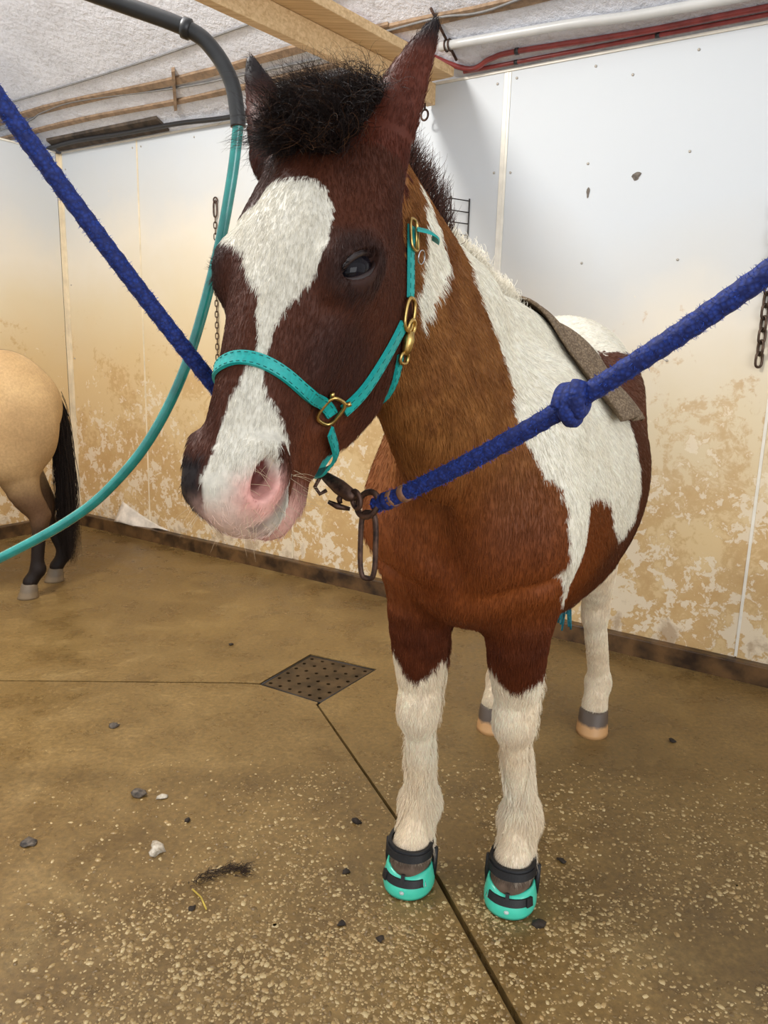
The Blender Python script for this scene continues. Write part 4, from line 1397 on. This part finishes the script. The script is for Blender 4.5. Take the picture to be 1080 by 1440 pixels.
# ------------------------------------------------------------------ cross ties
def rope_material(name, c, c2):
    m, nt, b = material(name)
    co = nd(nt, 'ShaderNodeTexCoord')
    w = nd(nt, 'ShaderNodeTexVoronoi'); w.inputs['Scale'].default_value = 210
    nt.links.new(co.outputs['Object'], w.inputs['Vector'])
    n_ = noise(nt, 60, 5, .6, co.outputs['Object'])
    f_ = mth(nt, 'ADD', mth(nt, 'MULTIPLY', w.outputs['Distance'], .7), mth(nt, 'MULTIPLY', n_.outputs['Fac'], .5))
    r_ = ramp(nt, f_, [(.25, srgb(*c)), (.7, srgb(*c2))])
    nt.links.new(r_.outputs[0], b.inputs['Base Color']); b.inputs['Roughness'].default_value = .75
    bump(nt, w.outputs['Distance'], .5, .002, b)
    return m
M_ROPE = rope_material('blue_braided_rope', (24, 54, 138), (8, 27, 88))
def braid(path, r, n=14, step=.004, plaits=4):
    """round rope whose surface shows crossing plaits"""
    P = [V(*p) for p in path]
    d = np.r_[0, np.cumsum([np.linalg.norm(b - a) for a, b in zip(P[:-1], P[1:])])]
    L = np.arange(0, d[-1], step)
    P = np.stack([np.interp(L, d, [p[k] for p in P]) for k in range(3)], 1)
    T = np.gradient(P, axis=0); T = unit(T)
    ref = V(0, 0, 1); u = unit(ref - T * (T @ ref)[:, None]); w = np.cross(T, u)
    vs = []; pitch = r * 3.6
    for i in range(len(P)):
        for k in range(n):
            a = 2 * pi * k / n; ph = 2 * pi * L[i] / pitch
            rr = r * (1 + .09 * sin(plaits * a / 2 * 2 + ph) * sin(plaits * a - ph) + RNG.normal(0, .012))
            vs.append(P[i] + (u[i] * cos(a) + w[i] * sin(a)) * rr)
    m = len(P)
    fs = [(i * n + k, i * n + (k + 1) % n, (i + 1) * n + (k + 1) % n, (i + 1) * n + k) for i in range(m - 1) for k in range(n)]
    fs += [tuple(range(n))[::-1], tuple((m - 1) * n + k for k in range(n))]
    return MB().add(vs, fs), P, u, w
def fuzz(name, P, u, w, r, count, col, parent, ln=(.002, .006)):
    i = RNG.integers(0, len(P), count); a = RNG.uniform(0, 2 * pi, count)
    out = u[i] * np.cos(a)[:, None] + w[i] * np.sin(a)[:, None]
    rt = P[i] + out * r * .95
    pts = strands(rt, out, RNG.uniform(*ln, count), out + RNG.normal(0, .6, (count, 3)), .8, 4, .5)
    c = np.array(srgb(*col)) * RNG.uniform(.6, 1.5, (count, 1))
    o_ = hair_object(name, pts, .00030, np.clip(c, 0, 1), M_HAIR, parent); o_['kind'] = 'stuff'
def sag(p0, p1, amount, n=60, t1=1.0):
    return [p0 + (p1 - p0) * t - V(0, 0, amount * 4 * t * (1 - t)) for t in np.linspace(0, t1, n)]

RR = .0112
P0 = V(-.012, 1.09, 1.108); P1 = V(.352, .745, 1.411)
PE = P1 + (P1 - P0) * 1.3
rope_r = empty('tie_rope', tuple(P0)); tag(rope_r, 'knotted blue braided tie rope crossing in front of the pony chest', 'rope', 'blue cross-tie ropes')
path = [P0 + (P1 - P0) * t - V(0, 0, .018 * 4 * t * (1 - t) if t < 1 else -.05 * (t - 1)) for t in np.linspace(0, 2.2, 90)]
mb_, RP, ru, rw = braid(path, RR)
mb_.build('rope', M_ROPE, rope_r)
fuzz('fuzz', RP, ru, rw, RR, 3500, (30, 62, 150), rope_r)
# thickened spliced end and leather keepers
mb_, SP, su, sw = braid(path[:9] and [path[0] + (path[1] - path[0]) * k for k in np.linspace(1.6, 3.0, 12)], RR * 1.18)
mb_.build('splice', M_ROPE, rope_r)
dirn = unit(path[3] - path[0])
M_LEATH = simple('worn_leather_keeper', (122, 84, 58), .6, var=.3, scale=90)
for dd in (.030, .055):
    MB().tube([P0 + dirn * dd, P0 + dirn * (dd + .003), P0 + dirn * (dd + .009), P0 + dirn * (dd + .012)], [RR * 1.02, RR * 1.14, RR * 1.14, RR * 1.02], 16).build('leather_keeper', M_LEATH, rope_r)
# overhand knot
def knot_at(t, lab):
    c = P0 + (P1 - P0) * t - V(0, 0, .018 * 4 * t * (1 - t)); d = unit(P1 - P0)
    a_ = unit(np.cross(d, V(0, 0, 1))); b_ = np.cross(a_, d)
    kp = []
    for q in np.linspace(0, 1, 64):
        th = 2 * pi * q * 2.15
        rad_ = .0135 + .003 * sin(th * .5)
        kp.append(c + a_ * rad_ * cos(th) + b_ * rad_ * sin(th) + d * (.026 * (q - .5) + .008 * sin(th)))
    m2, KP, ku, kw = braid(kp, RR * .92, 12, .003)
    o_ = m2.build('knot', M_ROPE, rope_r)
    return o_
knot_at(.615, '')
# iron ring, long link and bolt snap at the pony's chin
hw = empty('bolt_snap', tuple(P0)); tag(hw, 'rusty bolt snap and ring joining the halter chin to the blue rope', 'snap')
RC = P0 + V(-.012, .0, .001)
ax = unit(V(.92, -.39, 0)); up_ = V(0, 0, 1)
wring('ring', RC, unit(V(.8, -.5, .2)), unit(V(.1, .2, 1)), .018, .018, .0048, M_RUST, hw, 26, 1)
LC = RC + V(.002, 0, -.062)
wring('long_link', LC, unit(V(.9, -.43, 0)), V(0, 0, 1), .0125, .050, .0042, M_RUST, hw, 40, .55)
A0 = b2w(hd(.402, -.216, .016)); B0 = RC - V(.022, 0, -.010)
bd_ = unit(B0 - A0)
MB().tube([A0 - bd_ * .004, A0 + bd_ * .010, A0 + (B0 - A0) * .55, B0 - bd_ * .006, B0 + bd_ * .004], [.005, .008, .0115, .0105, .006], 12).build('snap_body', M_RUST, hw)
wring('swivel_eye', B0 + bd_ * .008, bd_, up_, .010, .012, .0036, M_RUST, hw, 20, 1)
TB = A0 + (B0 - A0) * .7
MB().tube([TB, TB + V(-.006, 0, -.014), TB + V(-.004, 0, -.020)], [.004, .0045, .0035], 8).build('trigger_post', M_RUST, hw)
MB().tube([TB + V(-.022, 0, -.018), TB + V(-.008, -.002, -.024), TB + V(.010, 0, -.028)], [.003, .005, .003], 8).build('trigger', M_RUST, hw)
MB().tube([A0 + V(-.004, 0, -.004), A0 + V(-.012, .004, -.020), A0 + V(-.004, 0, -.030), A0 + V(.006, 0, -.024)], .0032, 8).build('hook', M_RUST, hw)

Q0 = V(-.205, 1.17, 1.20); Q1 = V(-.468, .985, 1.604)
rope_l = empty('tie_rope', tuple(Q0)); tag(rope_l, 'blue braided tie rope running up to the left of the pony head', 'rope', 'blue cross-tie ropes')
path2 = [Q0 + (Q1 - Q0) * t - V(0, 0, .008 * 4 * t * (1 - t) if t < 1 else 0) for t in np.linspace(0, 2.0, 80)]
mb_, LP_, lu, lw_ = braid(path2, RR)
mb_.build('rope', M_ROPE, rope_l)
fuzz('fuzz', LP_, lu, lw_, RR, 3000, (30, 72, 160), rope_l)
MB().tube([b2w(hd(.36, -.165, -.062)), Q0], .0065, 10).build('end_snap', M_RUST, rope_l)

# ------------------------------------------------------------------ towel on the back
M_TOWEL = rope_material('brown_terry_towel', (150, 130, 104), (98, 80, 60))
towel = None
def towel_mesh():
    nu, nv = 46, 22
    vs = []
    for i in range(nu):
        u_ = i / (nu - 1)
        th = radians(-45 + 102 * u_)
        for j in range(nv):
            v_ = j / (nv - 1)
            f_ = -.200 - (.075 + .130 * u_) * v_ + .012 * sin(5 * u_)
            th = radians(-45 + 102 * u_ + 5 * v_ * max(0, u_ - .6) / .4)
            c = b2w(V(f_, 0, 1.02)); d_ = HL * sin(th) + V(0, 0, 1) * cos(th)
            h_ = PONY_BVH.ray_cast(Vector(c + d_ * .8), Vector(-d_))
            p = np.array(h_[0]) if h_[0] is not None else c + d_ * .3
            fold = .004 + .020 * abs(sin(v_ * 7 + 2.2 * u_)) ** 1.5 * (.25 + .75 * u_) + .010 * u_ * math.exp(-((v_ - .35 - .1 * u_) / .10) ** 2)
            fold += .018 * max(0, u_ - .85) / .15 * abs(sin(7 * v_ + 1))
            fold += .006 * RNG.random() * 0
            vs.append(p + d_ * fold)
    fs = [(i * nv + j, (i + 1) * nv + j, (i + 1) * nv + j + 1, i * nv + j + 1) for i in range(nu - 1) for j in range(nv - 1)]
    o_ = MB().add(vs, fs).build('towel', M_TOWEL)
    md = o_.modifiers.new('thickness', 'SOLIDIFY'); md.thickness = .006; md.offset = 1
    return tag(o_, 'folded brown terry towel draped over the pinto pony back', 'towel')
towel_mesh()

# ------------------------------------------------------------------ teal tail bag with fringe
bag = empty('tail_bag', tuple(b2w(V(-1.28, 0, .42)))); tag(bag, 'teal fringed tail bag hanging behind the pony hind legs', 'tail bag')
M_TEALF = simple('teal_fringe_cloth', (38, 128, 146), .7, var=.35, scale=70)
MB().tube([b2w(p) for p in smooth_path([V(-1.27, .01, .78), V(-1.265, .01, .62), V(-1.26, .008, .48), V(-1.26, .006, .43)], 5)], list(np.interp(np.linspace(0, 1, 16), [0, .15, .8, 1], [.05, .058, .05, .028])), 14).build('bag', M_TEALF, bag)
for k in range(11):
    a = RNG.uniform(0, 6.28); rr = RNG.uniform(.008, .034)
    x0 = V(-1.26 + .018 * cos(a), .006 + .02 * sin(a), .45); x1 = V(-1.26 + rr * cos(a), .008 + rr * 1.3 * sin(a), RNG.uniform(.285, .36))
    MB().tube([b2w(p) for p in smooth_path([x0, (x0 + x1) / 2 + V(0, RNG.normal(0, .006), 0), x1], 4)], .0042, 6).build('fringe_strip', M_TEALF, bag)

# ------------------------------------------------------------------ wash hose on its boom
hose = empty('wash_hose', (-2.0, 2.4, 3.9)); tag(hose, 'teal wash hose hanging from a black overhead boom', 'hose')
M_BOOM = simple('black_boom_pipe', (38, 38, 38), .38, var=.25, scale=20)
def hose_material():
    m, nt, b = material('teal_hose_vinyl')
    co = nd(nt, 'ShaderNodeTexCoord'); n_ = noise(nt, 18, 3, .5, co.outputs['Object'])
    r_ = ramp(nt, n_.outputs['Fac'], [(.3, srgb(10, 112, 106)), (.7, srgb(26, 142, 134))])
    nt.links.new(r_.outputs[0], b.inputs['Base Color']); b.inputs['Roughness'].default_value = .16
    b.inputs['Coat Weight'].default_value = .6; b.inputs['Coat Roughness'].default_value = .1
    return m
M_HOSE = hose_material()
bp = smooth_path([(-2.0, 2.4, 3.86), (-1.95, 2.3, 2.75), (-1.75, 2.2, 2.47), (-1.2, 2.1, 2.29), (-.708, 2.1, 2.147), (-.522, 2.1, 2.089), (-.457, 2.1, 2.043), (-.413, 2.1, 1.972), (-.399, 2.1, 1.90), (-.397, 2.1, 1.868)], 7)
MB().tube(bp, .0195, 18).build('boom', M_BOOM, hose)
cA = V(-.522, 2.1, 2.089); cd = unit(V(.20, 0, -.06))
MB().tube([cA - cd * .012, cA - cd * .009, cA + cd * .009, cA + cd * .012], [.0195, .0245, .0245, .0195], 18).build('boom_collar', M_BOOM, hose)
hp_ = smooth_path([(-.397, 2.1, 1.90), (-.397, 2.1, 1.868), (-.417, 2.1, 1.73), (-.460, 2.1, 1.537), (-.541, 2.1, 1.278), (-.639, 2.1, 1.084), (-.753, 2.1, .942), (-.878, 2.1, .837), (-1.087, 2.1, .717), (-1.4, 2.12, .56), (-1.75, 2.15, .33), (-2.0, 2.2, .05), (-2.3, 2.25, .018), (-2.7, 2.1, .018)], 10)
MB().tube(hp_, .0142, 16).build('hose', M_HOSE, hose)

# ------------------------------------------------------------------ timber beam, pipes and cables under the ceiling
def wood_material(name, c, c2, axis_):
    m, nt, b = material(name)
    co = nd(nt, 'ShaderNodeTexCoord')
    mp = nd(nt, 'ShaderNodeMapping'); nt.links.new(co.outputs['Object'], mp.inputs[0])
    mp.inputs['Rotation'].default_value = (0, 0, -axis_); mp.inputs['Scale'].default_value = (1.2, 26, 26)
    n_ = noise(nt, 3.0, 6, .6, mp.outputs[0], .6); n2 = noise(nt, 1.2, 3, .5, co.outputs['Object'])
    r_ = ramp(nt, n_.outputs['Fac'], [(.3, srgb(*c2)), (.65, srgb(*c))])
    nt.links.new(r_.outputs[0], b.inputs['Base Color']); b.inputs['Roughness'].default_value = .6
    bump(nt, n_.outputs['Fac'], .2, .002, b)
    return m
BD = unit(V(-.611, -.791, 0)); BX = V(BD[1], -BD[0], 0) * -1
M_WOOD = wood_material('pine_board', (222, 192, 146), (186, 150, 104), math.atan2(BD[1], BD[0]))
beam = empty('timber_beam', tuple(wp(2.95, 0, 2.45))); tag(beam, 'pine timber beam of two boards jutting from the wall top', 'beam')
bo = wp(2.935, .012, 0); bx = unit(np.cross(BD, V(0, 0, 1)))
if bx @ WD < 0: bx = -bx
BMx = Matrix(((BD[0], bx[0], 0, bo[0]), (BD[1], bx[1], 0, bo[1]), (0, 0, 1, 0), (0, 0, 0, 1)))
MB().box((.02, -.035, 2.452), (3.3, .012, 2.545), BMx, .003).build('upright_board', M_WOOD, beam, smooth=False)
MB().box((.05, -.035, 2.546), (3.3, .13, 2.584), BMx, .003).build('flat_board', M_WOOD, beam, smooth=False)
eb_ = empty('eye_bolt', tuple(wp(2.905, .06, 2.43))); tag(eb_, 'rusty eye bolt screwed under the timber beam end', 'eye bolt')
e0 = bo + BD * .07 + bx * (-.012)
MB().tube([e0 + V(0, 0, 2.46), e0 + V(0, 0, 2.425)], .005, 8).build('shank', M_RUST, eb_)
wring('eye', e0 + V(0, 0, 2.402), unit(WD), V(0, 0, 1), .019, .023, .005, M_RUST, eb_, 22, 1)

def run(name, pts, r, mat, label, cat, drop=None, group=None):
    """a cable or pipe along the ceiling: pts (s, m)"""
    P = smooth_path([cp(s_, m_, (r + .002) if drop is None else drop) for s_, m_ in pts], 6)
    o_ = MB().tube(P, r, 10).build(name, mat)
    return tag(o_, label, cat, group)
M_CABLEG = simple('grey_cable', (120, 118, 116), .5)
M_CABLEB = simple('black_cable', (34, 32, 32), .45)
M_LATH = simple('brown_lath', (140, 116, 92), .8, var=.3, scale=24, bmp=.004)
M_RED = simple('red_rubber_hose', (128, 52, 48), .4, var=.2, scale=20)
M_PVC = simple('grey_conduit', (192, 191, 188), .35, var=.06, scale=8)
run('cable', [(-3, .36), (.07, .38), (1.36, .41), (2.18, .45), (2.9, .47)], .005, M_CABLEG, 'thin grey cable, highest of those crossing the white ceiling at left', 'cable')
run('cable', [(-3, .20), (-.3, .23), (.26, .28), (.65, .295), (1.44, .24), (1.92, .23), (2.84, .22)], .006, M_CABLEG, 'thin grey cable lying along the upper brown lath', 'cable')
run('cable', [(-.15, .06), (.27, .085), (.74, .075), (1.24, .07), (1.69, .05), (2.14, .10), (2.48, .14), (2.85, .15)], .014, M_CABLEB, 'thick black cable along the wall top behind the pony ears', 'cable', drop=.034)
def lath(s0, s1, m0, w0, th, label):
    mb_ = MB(); n_ = 30; vs = []
    for i in range(n_ + 1):
        s_ = s0 + (s1 - s0) * i / n_; w_ = w0 * (.75 + .5 * vnoise(np.array([[s_, m0, 0.]]), 5, 3)[0]); mm = m0 + .008 * sin(s_ * 3)
        for (a, d_) in ((-w_ / 2, .0), (w_ / 2, .0), (w_ / 2, th), (-w_ / 2, th)):
            vs.append(cp(s_, mm + a, d_ + .0005))
    fs = [(i * 4 + j, i * 4 + (j + 1) % 4, (i + 1) * 4 + (j + 1) % 4, (i + 1) * 4 + j) for i in range(n_) for j in range(4)] + [(3, 2, 1, 0), tuple(n_ * 4 + j for j in range(4))]
    return tag(mb_.add(vs, fs).build('lath', M_LATH, smooth=False), label, 'lath')
lath(-3, 2.85, .285, .036, .012, 'upper of two brown laths crossing the white ceiling at left')
lath(-3, 2.85, .172, .024, .012, 'lower of two brown laths crossing the white ceiling at left')
lath(2.80, 5.6, .275, .038, .012, 'brown lath above the grey conduit at the right')
run('cable', [(2.8, .285), (3.1, .29), (3.3, .272), (3.7, .30), (5.0, .32)], .005, M_CABLEG, 'thin grey cable over the brown lath at the right', 'cable', drop=.016)
mb_ = MB()
vs = [cp(1.50 - .22 * k, .34 - .21 * k, dd) for k in (0, 1) for dd in (-.001, .02)] + [cp(1.525 - .22 * k, .34 - .21 * k, dd) for k in (0, 1) for dd in (-.001, .02)]
mb_.add(vs, [(0, 1, 3, 2), (4, 6, 7, 5), (0, 4, 5, 1), (2, 3, 7, 6), (1, 5, 7, 3), (0, 2, 6, 4)])
tag(mb_.build('lath', M_LATH, smooth=False), 'short upright brown lath crossing the two long laths', 'lath')
con = empty('conduit', tuple(cp(3.06, .17, .03))); tag(con, 'pale grey conduit pipe running along the ceiling at the right', 'conduit')
MB().tube(smooth_path([cp(3.05, .185, .032), cp(3.63, .165, .032), cp(4.06, .14, .032), cp(5.6, .12, .032)], 6), .019, 16).build('pipe', M_PVC, con)
for q in (-.006, .012):
    wring('clip', cp(3.085 + q, .184, .032), WN, V(0, 0, 1), .023, .023, .0035, M_RUST, con, 18, 1)
MB().tube([cp(3.08, .33, .012), cp(3.08, .09, .012)], .006, 8).build('clip_strap', M_RUST, con)
rh = empty('red_hose', tuple(wp(3.07, .03, 2.585))); tag(rh, 'red rubber hose along the wall top, upper of the pair', 'hose', 'red hoses along the wall top')
r1 = [cp(2.65, .42, .02), cp(2.86, .24, .02)] + [wp(3.10, .05, 2.580)] + [cp(3.24, .07, .016), cp(3.37, .08, .016), cp(3.88, .06, .016), cp(4.35, .06, .016), cp(5.6, .05, .016)]
MB().tube(smooth_path(r1, 8), .0115, 12).build('hose_run', M_RED, rh)
for k, (s_, m_) in enumerate([(3.37, .08)]):
    MB().tube([cp(s_ - .008, m_, .016), cp(s_ + .008, m_, .016)], .0145, 10).build('black_clip', M_CABLEB, rh)
rh2 = empty('red_hose', tuple(wp(3.07, .03, 2.57))); tag(rh2, 'red rubber hose along the wall top, lower of the pair', 'hose', 'red hoses along the wall top')
r2 = [wp(3.09, .036, 2.572)] + [wp(q_, .030, 2.5725) for q_ in (3.2, 3.4, 3.6, 4.0, 4.5, 5.6)]
MB().tube(smooth_path(r2, 8), .009, 12).build('hose_run', M_RED, rh2)
for s_ in (3.345, 3.95):
    MB().tube([wp(s_ - .008, .030, 2.5725), wp(s_ + .008, .030, 2.5725)], .0105, 10).build('black_clip', M_CABLEB, rh2)
# dirty board lying on the wall top in the corner
mb_ = MB()
vs = [cp(s_, m_, d_) for s_ in (.02, 1.10) for m_, d_ in ((.012, .001), (.105, .001), (.105, .018), (.012, .012))]
mb_.add(vs, [(0, 1, 2, 3), (7, 6, 5, 4), (0, 4, 5, 1), (1, 5, 6, 2), (2, 6, 7, 3), (3, 7, 4, 0)])
tag(mb_.build('ledge_board', simple('grimy_board', (96, 82, 68), .8, c2=(48, 40, 34), scale=14), smooth=False), 'grimy brown board along the wall top in the far corner', 'board')

# ------------------------------------------------------------------ chains and wire rack on the back wall
def link_mesh(a, b_, r):
    pts = [V(a * math.copysign(abs(cos(t)) ** .8, cos(t)), 0, b_ * math.copysign(abs(sin(t)) ** .6, sin(t))) for t in np.linspace(0, 2 * pi, 17)[:-1]]
    me_ = MB().tube(pts, r, 6, closed=True).mesh('link'); me_.materials.append(M_CHAIN)
    return me_
M_CHAIN = simple('dull_chain_steel', (86, 70, 58), .45, .8, var=.4, scale=80)
def chain(s_, z0, z1, a, b_, r, label, off=.016):
    root = empty('wall_chain', tuple(wp(s_, off, z1))); tag(root, label, 'chain')
    me_ = link_mesh(a, b_, r); pitch = (b_ - r) * 2
    n_ = int((z1 - z0) / pitch)
    ang = math.atan2(WD[1], WD[0])
    for i in range(n_):
        o_ = bpy.data.objects.new('link', me_); COL.objects.link(o_); o_.parent = root
        o_.location = (0, 0, -pitch * (i + .5)); o_.rotation_euler = (0, 0, ang + (pi / 4 if i % 2 else -pi / 4))
        me_.polygons.foreach_set('use_smooth', np.ones(len(me_.polygons), bool))
    return root
c1 = chain(1.475, 1.22, 2.055, .0085, .019, .0032, 'thin rusty chain hanging on the wall behind the pony face')
wring('snap_loop', wp(1.475, .014, 2.098), WD, V(0, 0, 1), .014, .045, .0045, M_RUST, c1, 26, .7)
wring('top_eye', wp(1.475, .012, 2.148), WD, V(0, 0, 1), .015, .015, .004, M_RUST, c1, 20, 1)
chain(4.462, 1.262, 1.95, .0145, .0285, .0055, 'dark heavy chain hanging on the wall at the right edge')
rack = empty('wire_rack', tuple(wp(3.1, 0, 1.80))); tag(rack, 'small dark wire rack on the wall behind the pony mane', 'rack')
M_WIRE = simple('dark_wire', (62, 58, 54), .5, .7)
for z_ in np.linspace(1.815, 2.02, 5):
    pts = [wp(2.86, .004, z_), wp(2.86, .10, z_), wp(3.09, .10, z_), wp(3.135, .004, z_)]
    MB().tube(pts, .0026, 6).build('hoop_wire', M_WIRE, rack)
for s_, m_ in ((2.86, .10), (2.94, .10), (3.02, .10), (3.09, .10), (3.135, .005), (2.86, .005)):
    MB().tube([wp(s_, m_, 1.80), wp(s_, m_, 2.03)], .003, 6).build('upright_wire', M_WIRE, rack)

# ------------------------------------------------------------------ bits on the floor
M_DUNG = simple('dark_crumb', (40, 30, 20), .8, var=.4, scale=60)
M_GREYC = simple('grey_clod', (112, 100, 86), .8, c2=(52, 46, 42), scale=60)
M_PALE = simple('pale_clod', (206, 196, 178), .8, c2=(150, 134, 110), scale=60)
M_STRAW = simple('straw', (186, 160, 66), .6)
def clod(name, x, y, r, mat, label, flat=.5, elong=1.4, group=None, cat='debris'):
    bm = bmesh.new(); bmesh.ops.create_icosphere(bm, subdivisions=2, radius=1.0)
    P = np.array([v.co[:] for v in bm.verts]); a = RNG.uniform(0, 6.28)
    d_ = 1 + 1.0 * (vnoise(P + x * 50, 1.8, 5) - .5) + .7 * (vnoise(P + y * 50, 4, 6) - .5)
    P = P * d_[:, None] * r * V(elong, 1, flat)
    P[:, 2] = np.maximum(P[:, 2] + r * flat * .6, 0)
    R_ = np.array([[cos(a), sin(a), 0], [-sin(a), cos(a), 0], [0, 0, 1]])
    P = P @ R_ + V(x, y, .0005)
    bm.verts.index_update(); fs = [[v.index for v in f_.verts] for f_ in bm.faces]; bm.free()
    o_ = MB().add(P, fs).build(name, mat)
    return tag(o_, label, cat, group)
clod('grey_clod', -.711, 2.073, .020, M_GREYC, 'grey clod on the open floor beside a small pale chip')
clod('pale_chip', -.637, 2.061, .011, M_PALE, 'small pale chip beside the grey clod')
clod('dark_crumb', -.534, 1.95, 0.0075, M_DUNG, 'black crumb between the grey clod and the pale clod', .7)
clod('pale_clod', -.583, 1.821, .020, M_PALE, 'pale flat clod left of the straw and hair tangle')
clod('dark_crumb', -.052, 1.967, 0.0090, M_DUNG, 'black crumb just left of the floor joint above the boots', .7)
clod('dark_crumb', -.071, 1.752, 0.0083, M_DUNG, 'black crumb left of the nearer end of the left boot', .7)
clod('dark_crumb', -.072, 1.568, 0.0075, M_DUNG, 'black crumb below the left boot on the pebbles', .7)
clod('grey_clod', -.93, 2.485, .014, M_GREYC, 'small grey clod left of the drain, below the floor joint')
clod('dark_crumb', -.674, 3.269, 0.0075, M_DUNG, 'black crumb behind the drain on bare floor', .7)
clod('dark_crumb', 1.042, 2.494, 0.0090, M_DUNG, 'dark crumb on the floor right of the hind hoof', .6)
clod('dark_crumb', .503, 1.82, 0.0090, M_DUNG, 'dark crumb right of the right boot', .6)
clod('dark_crumb', .02, 1.523, 0.0083, M_DUNG, 'dark crumb lowest on the pebbles left of the joint', .6)
clod('grey_clod', -.93, 1.83, .016, M_GREYC, 'flat dark grey clod at the left edge of the floor', .3)
clod('dark_crumb', .395, 1.585, 0.0120, M_DUNG, 'dark dung crumb under the right boot toe', .5)
# hair tangle with a straw
tg = empty('hair_tangle', (-.42, 1.70, 0)); tag(tg, 'dark wet hair tangle with a yellow straw on the floor', 'debris')
NT = 130
a0 = RNG.uniform(0, 1, NT)
px = -.455 + .13 * a0 + RNG.normal(0, .008, NT); py = 1.685 + .065 * np.sin(a0 * 2.4) + RNG.normal(0, .008, NT)
rt = np.stack([px, py, RNG.uniform(.001, .008, NT)], 1)
st_ = strands(rt, np.tile(V(.6, .35, .15), (NT, 1)), RNG.uniform(.02, .06, NT), np.tile(V(.5, -.2, -.1), (NT, 1)), 1.0, 7, .6)
st_[..., 2] = np.clip(np.abs(st_[..., 2]), .001, .010)
o = hair_object('hair', st_, .0007, np.tile(srgb(46, 34, 26), (NT, 1)) * RNG.uniform(.6, 1.5, (NT, 1)), M_HAIR, tg); o['kind'] = 'stuff'
MB().tube([(-.447, 1.665, .006), (-.42, 1.64, .004), (-.398, 1.600, .004)], .0022, 6).build('straw', M_STRAW, tg)
clod('dark_crumb', -.435, 1.605, 0.0067, M_DUNG, 'small dark crumb beside the straw tip', .4)

# ------------------------------------------------------------------ the buckskin pony at the left, mostly out of the picture
G2 = .016
F2 = Field(axis((-1.36, .95, G2)), axis((-.36, .36, .012)), axis((0.0, 1.75, .013)))
horse_body(F2)
fore_leg(F2, .12, -.03, -.05, -.06, .12, .12)
fore_leg(F2, -.12, -.03, -.03, -.03, -.13, -.12)
hind_leg(F2, .15, -1.02, -.97, .145, .15)
hind_leg(F2, -.15, -1.10, -1.16, -.145, -.13)
F2.tube([(-.08, 0, 1.10), (.14, 0, 1.20), (.32, 0, 1.34), (.48, 0, 1.50)], [(.15, .25), (.11, .2), (.08, .15), (.06, .10)], k=.06)
F2.tube([(.46, 0, 1.55), (.60, 0, 1.47), (.74, 0, 1.34), (.84, 0, 1.24)], [(.075, .08), (.085, .10), (.05, .065), (.05, .05)], k=.03)
for s in (-1, 1):
    F2.tube([(.44, s * .05, 1.60), (.43, s * .06, 1.68), (.44, s * .06, 1.74)], [(.032, .025), (.026, .02), (.006, .006)], k=.02)
P2, Q2 = F2.mesh()
P2 = relax(P2, Q2, np.ones(len(P2)), 3)
S2 = .88
f2 = unit(V(-.85, -.53, 0)); l2 = V(-f2[1], f2[0], 0)
O2 = V(-2.627, 3.51, 0)
M2 = np.array([f2, l2, V(0, 0, 1)])
def p2w(P): return O2 + (np.asarray(P) * S2) @ M2
pony2 = empty('buckskin_pony', tuple(O2)); tag(pony2, 'tan buckskin pony with dark legs and tail at the left edge', 'pony')
C = lambda *c: np.array(srgb(*c))
n1 = vnoise(P2, 7, 21)[:, None]; n2 = vnoise(P2, 30, 22)[:, None]
c2 = C(202, 168, 120) * (1 - n1) + C(176, 142, 98) * n1
c2 = c2 * (1 - .3 * n2) + C(150, 122, 88) * .3 * n2
k = sst(.80, .55, P2[:, 2])[:, None]; c2 = c2 * (1 - k) + k * C(96, 70, 48)
k = sst(.50, .34, P2[:, 2])[:, None]; c2 = c2 * (1 - k) + k * C(34, 26, 22)
k = (sst(.035, .015, np.abs(P2[:, 1])) * sst(1.3, 1.36, P2[:, 2]))[:, None]; c2 = c2 * (1 - k) + k * C(58, 44, 34)
me = make_mesh('body', p2w(P2), Q2); set_colour(me, c2)
link('body', me, M_SKIN, pony2)
M_HOOF2 = hoof_material('pale_dusty_hoof', (112, 98, 80), (128, 110, 86))
for a, b_ in ((-.97 + .02, .15), (-1.16 + .02, -.13), (-.048, .12), (-.018, -.12)):
    hoof(pony2, a, b_, M_HOOF2, frame=p2w)
# tail and mane
NT = 1500
rt = np.tile(V(-1.17, -.03, 1.18), (NT, 1)) + RNG.normal(0, .014, (NT, 3))
K = 12; s_ = np.linspace(0, 1, K)[None, :, None]
spread = RNG.normal(0, 1, (NT, 1, 3)) * V(.020, .032, 0)
L_ = RNG.uniform(.75, 1.06, (NT, 1, 1))
pts = rt[:, None] + V(-.05, -.03, 0) * np.sin(np.minimum(s_ * 3, 1) * pi / 2) + V(0, 0, -1.0) * (s_ ** 1.15) * L_ + spread * np.minimum(s_ * 1.6, 1) + .006 * np.sin(s_ * 14 + RNG.uniform(0, 6, (NT, 1, 1)))
o = hair_object('tail', p2w(pts.reshape(-1, 3)).reshape(pts.shape), .0014, np.tile(srgb(34, 26, 22), (NT, 1)) * RNG.uniform(.5, 1.7, (NT, 1)), M_HAIR, pony2); o['kind'] = 'stuff'
rt = np.stack([RNG.uniform(-.1, .46, 900), RNG.normal(0, .01, 900), np.zeros(900)], 1); rt[:, 2] = np.interp(rt[:, 0], [-.1, .14, .32, .46], [1.38, 1.40, 1.48, 1.60])
mn = strands(rt, np.tile(V(-.2, 0, 1.), (900, 1)), RNG.uniform(.10, .18, 900), np.tile(V(-.2, 1., -.8), (900, 1)), .4, 7, .3)
o = hair_object('mane', p2w(mn.reshape(-1, 3)).reshape(mn.shape), .0012, np.tile(srgb(34, 26, 22), (900, 1)), M_HAIR, pony2); o['kind'] = 'stuff'
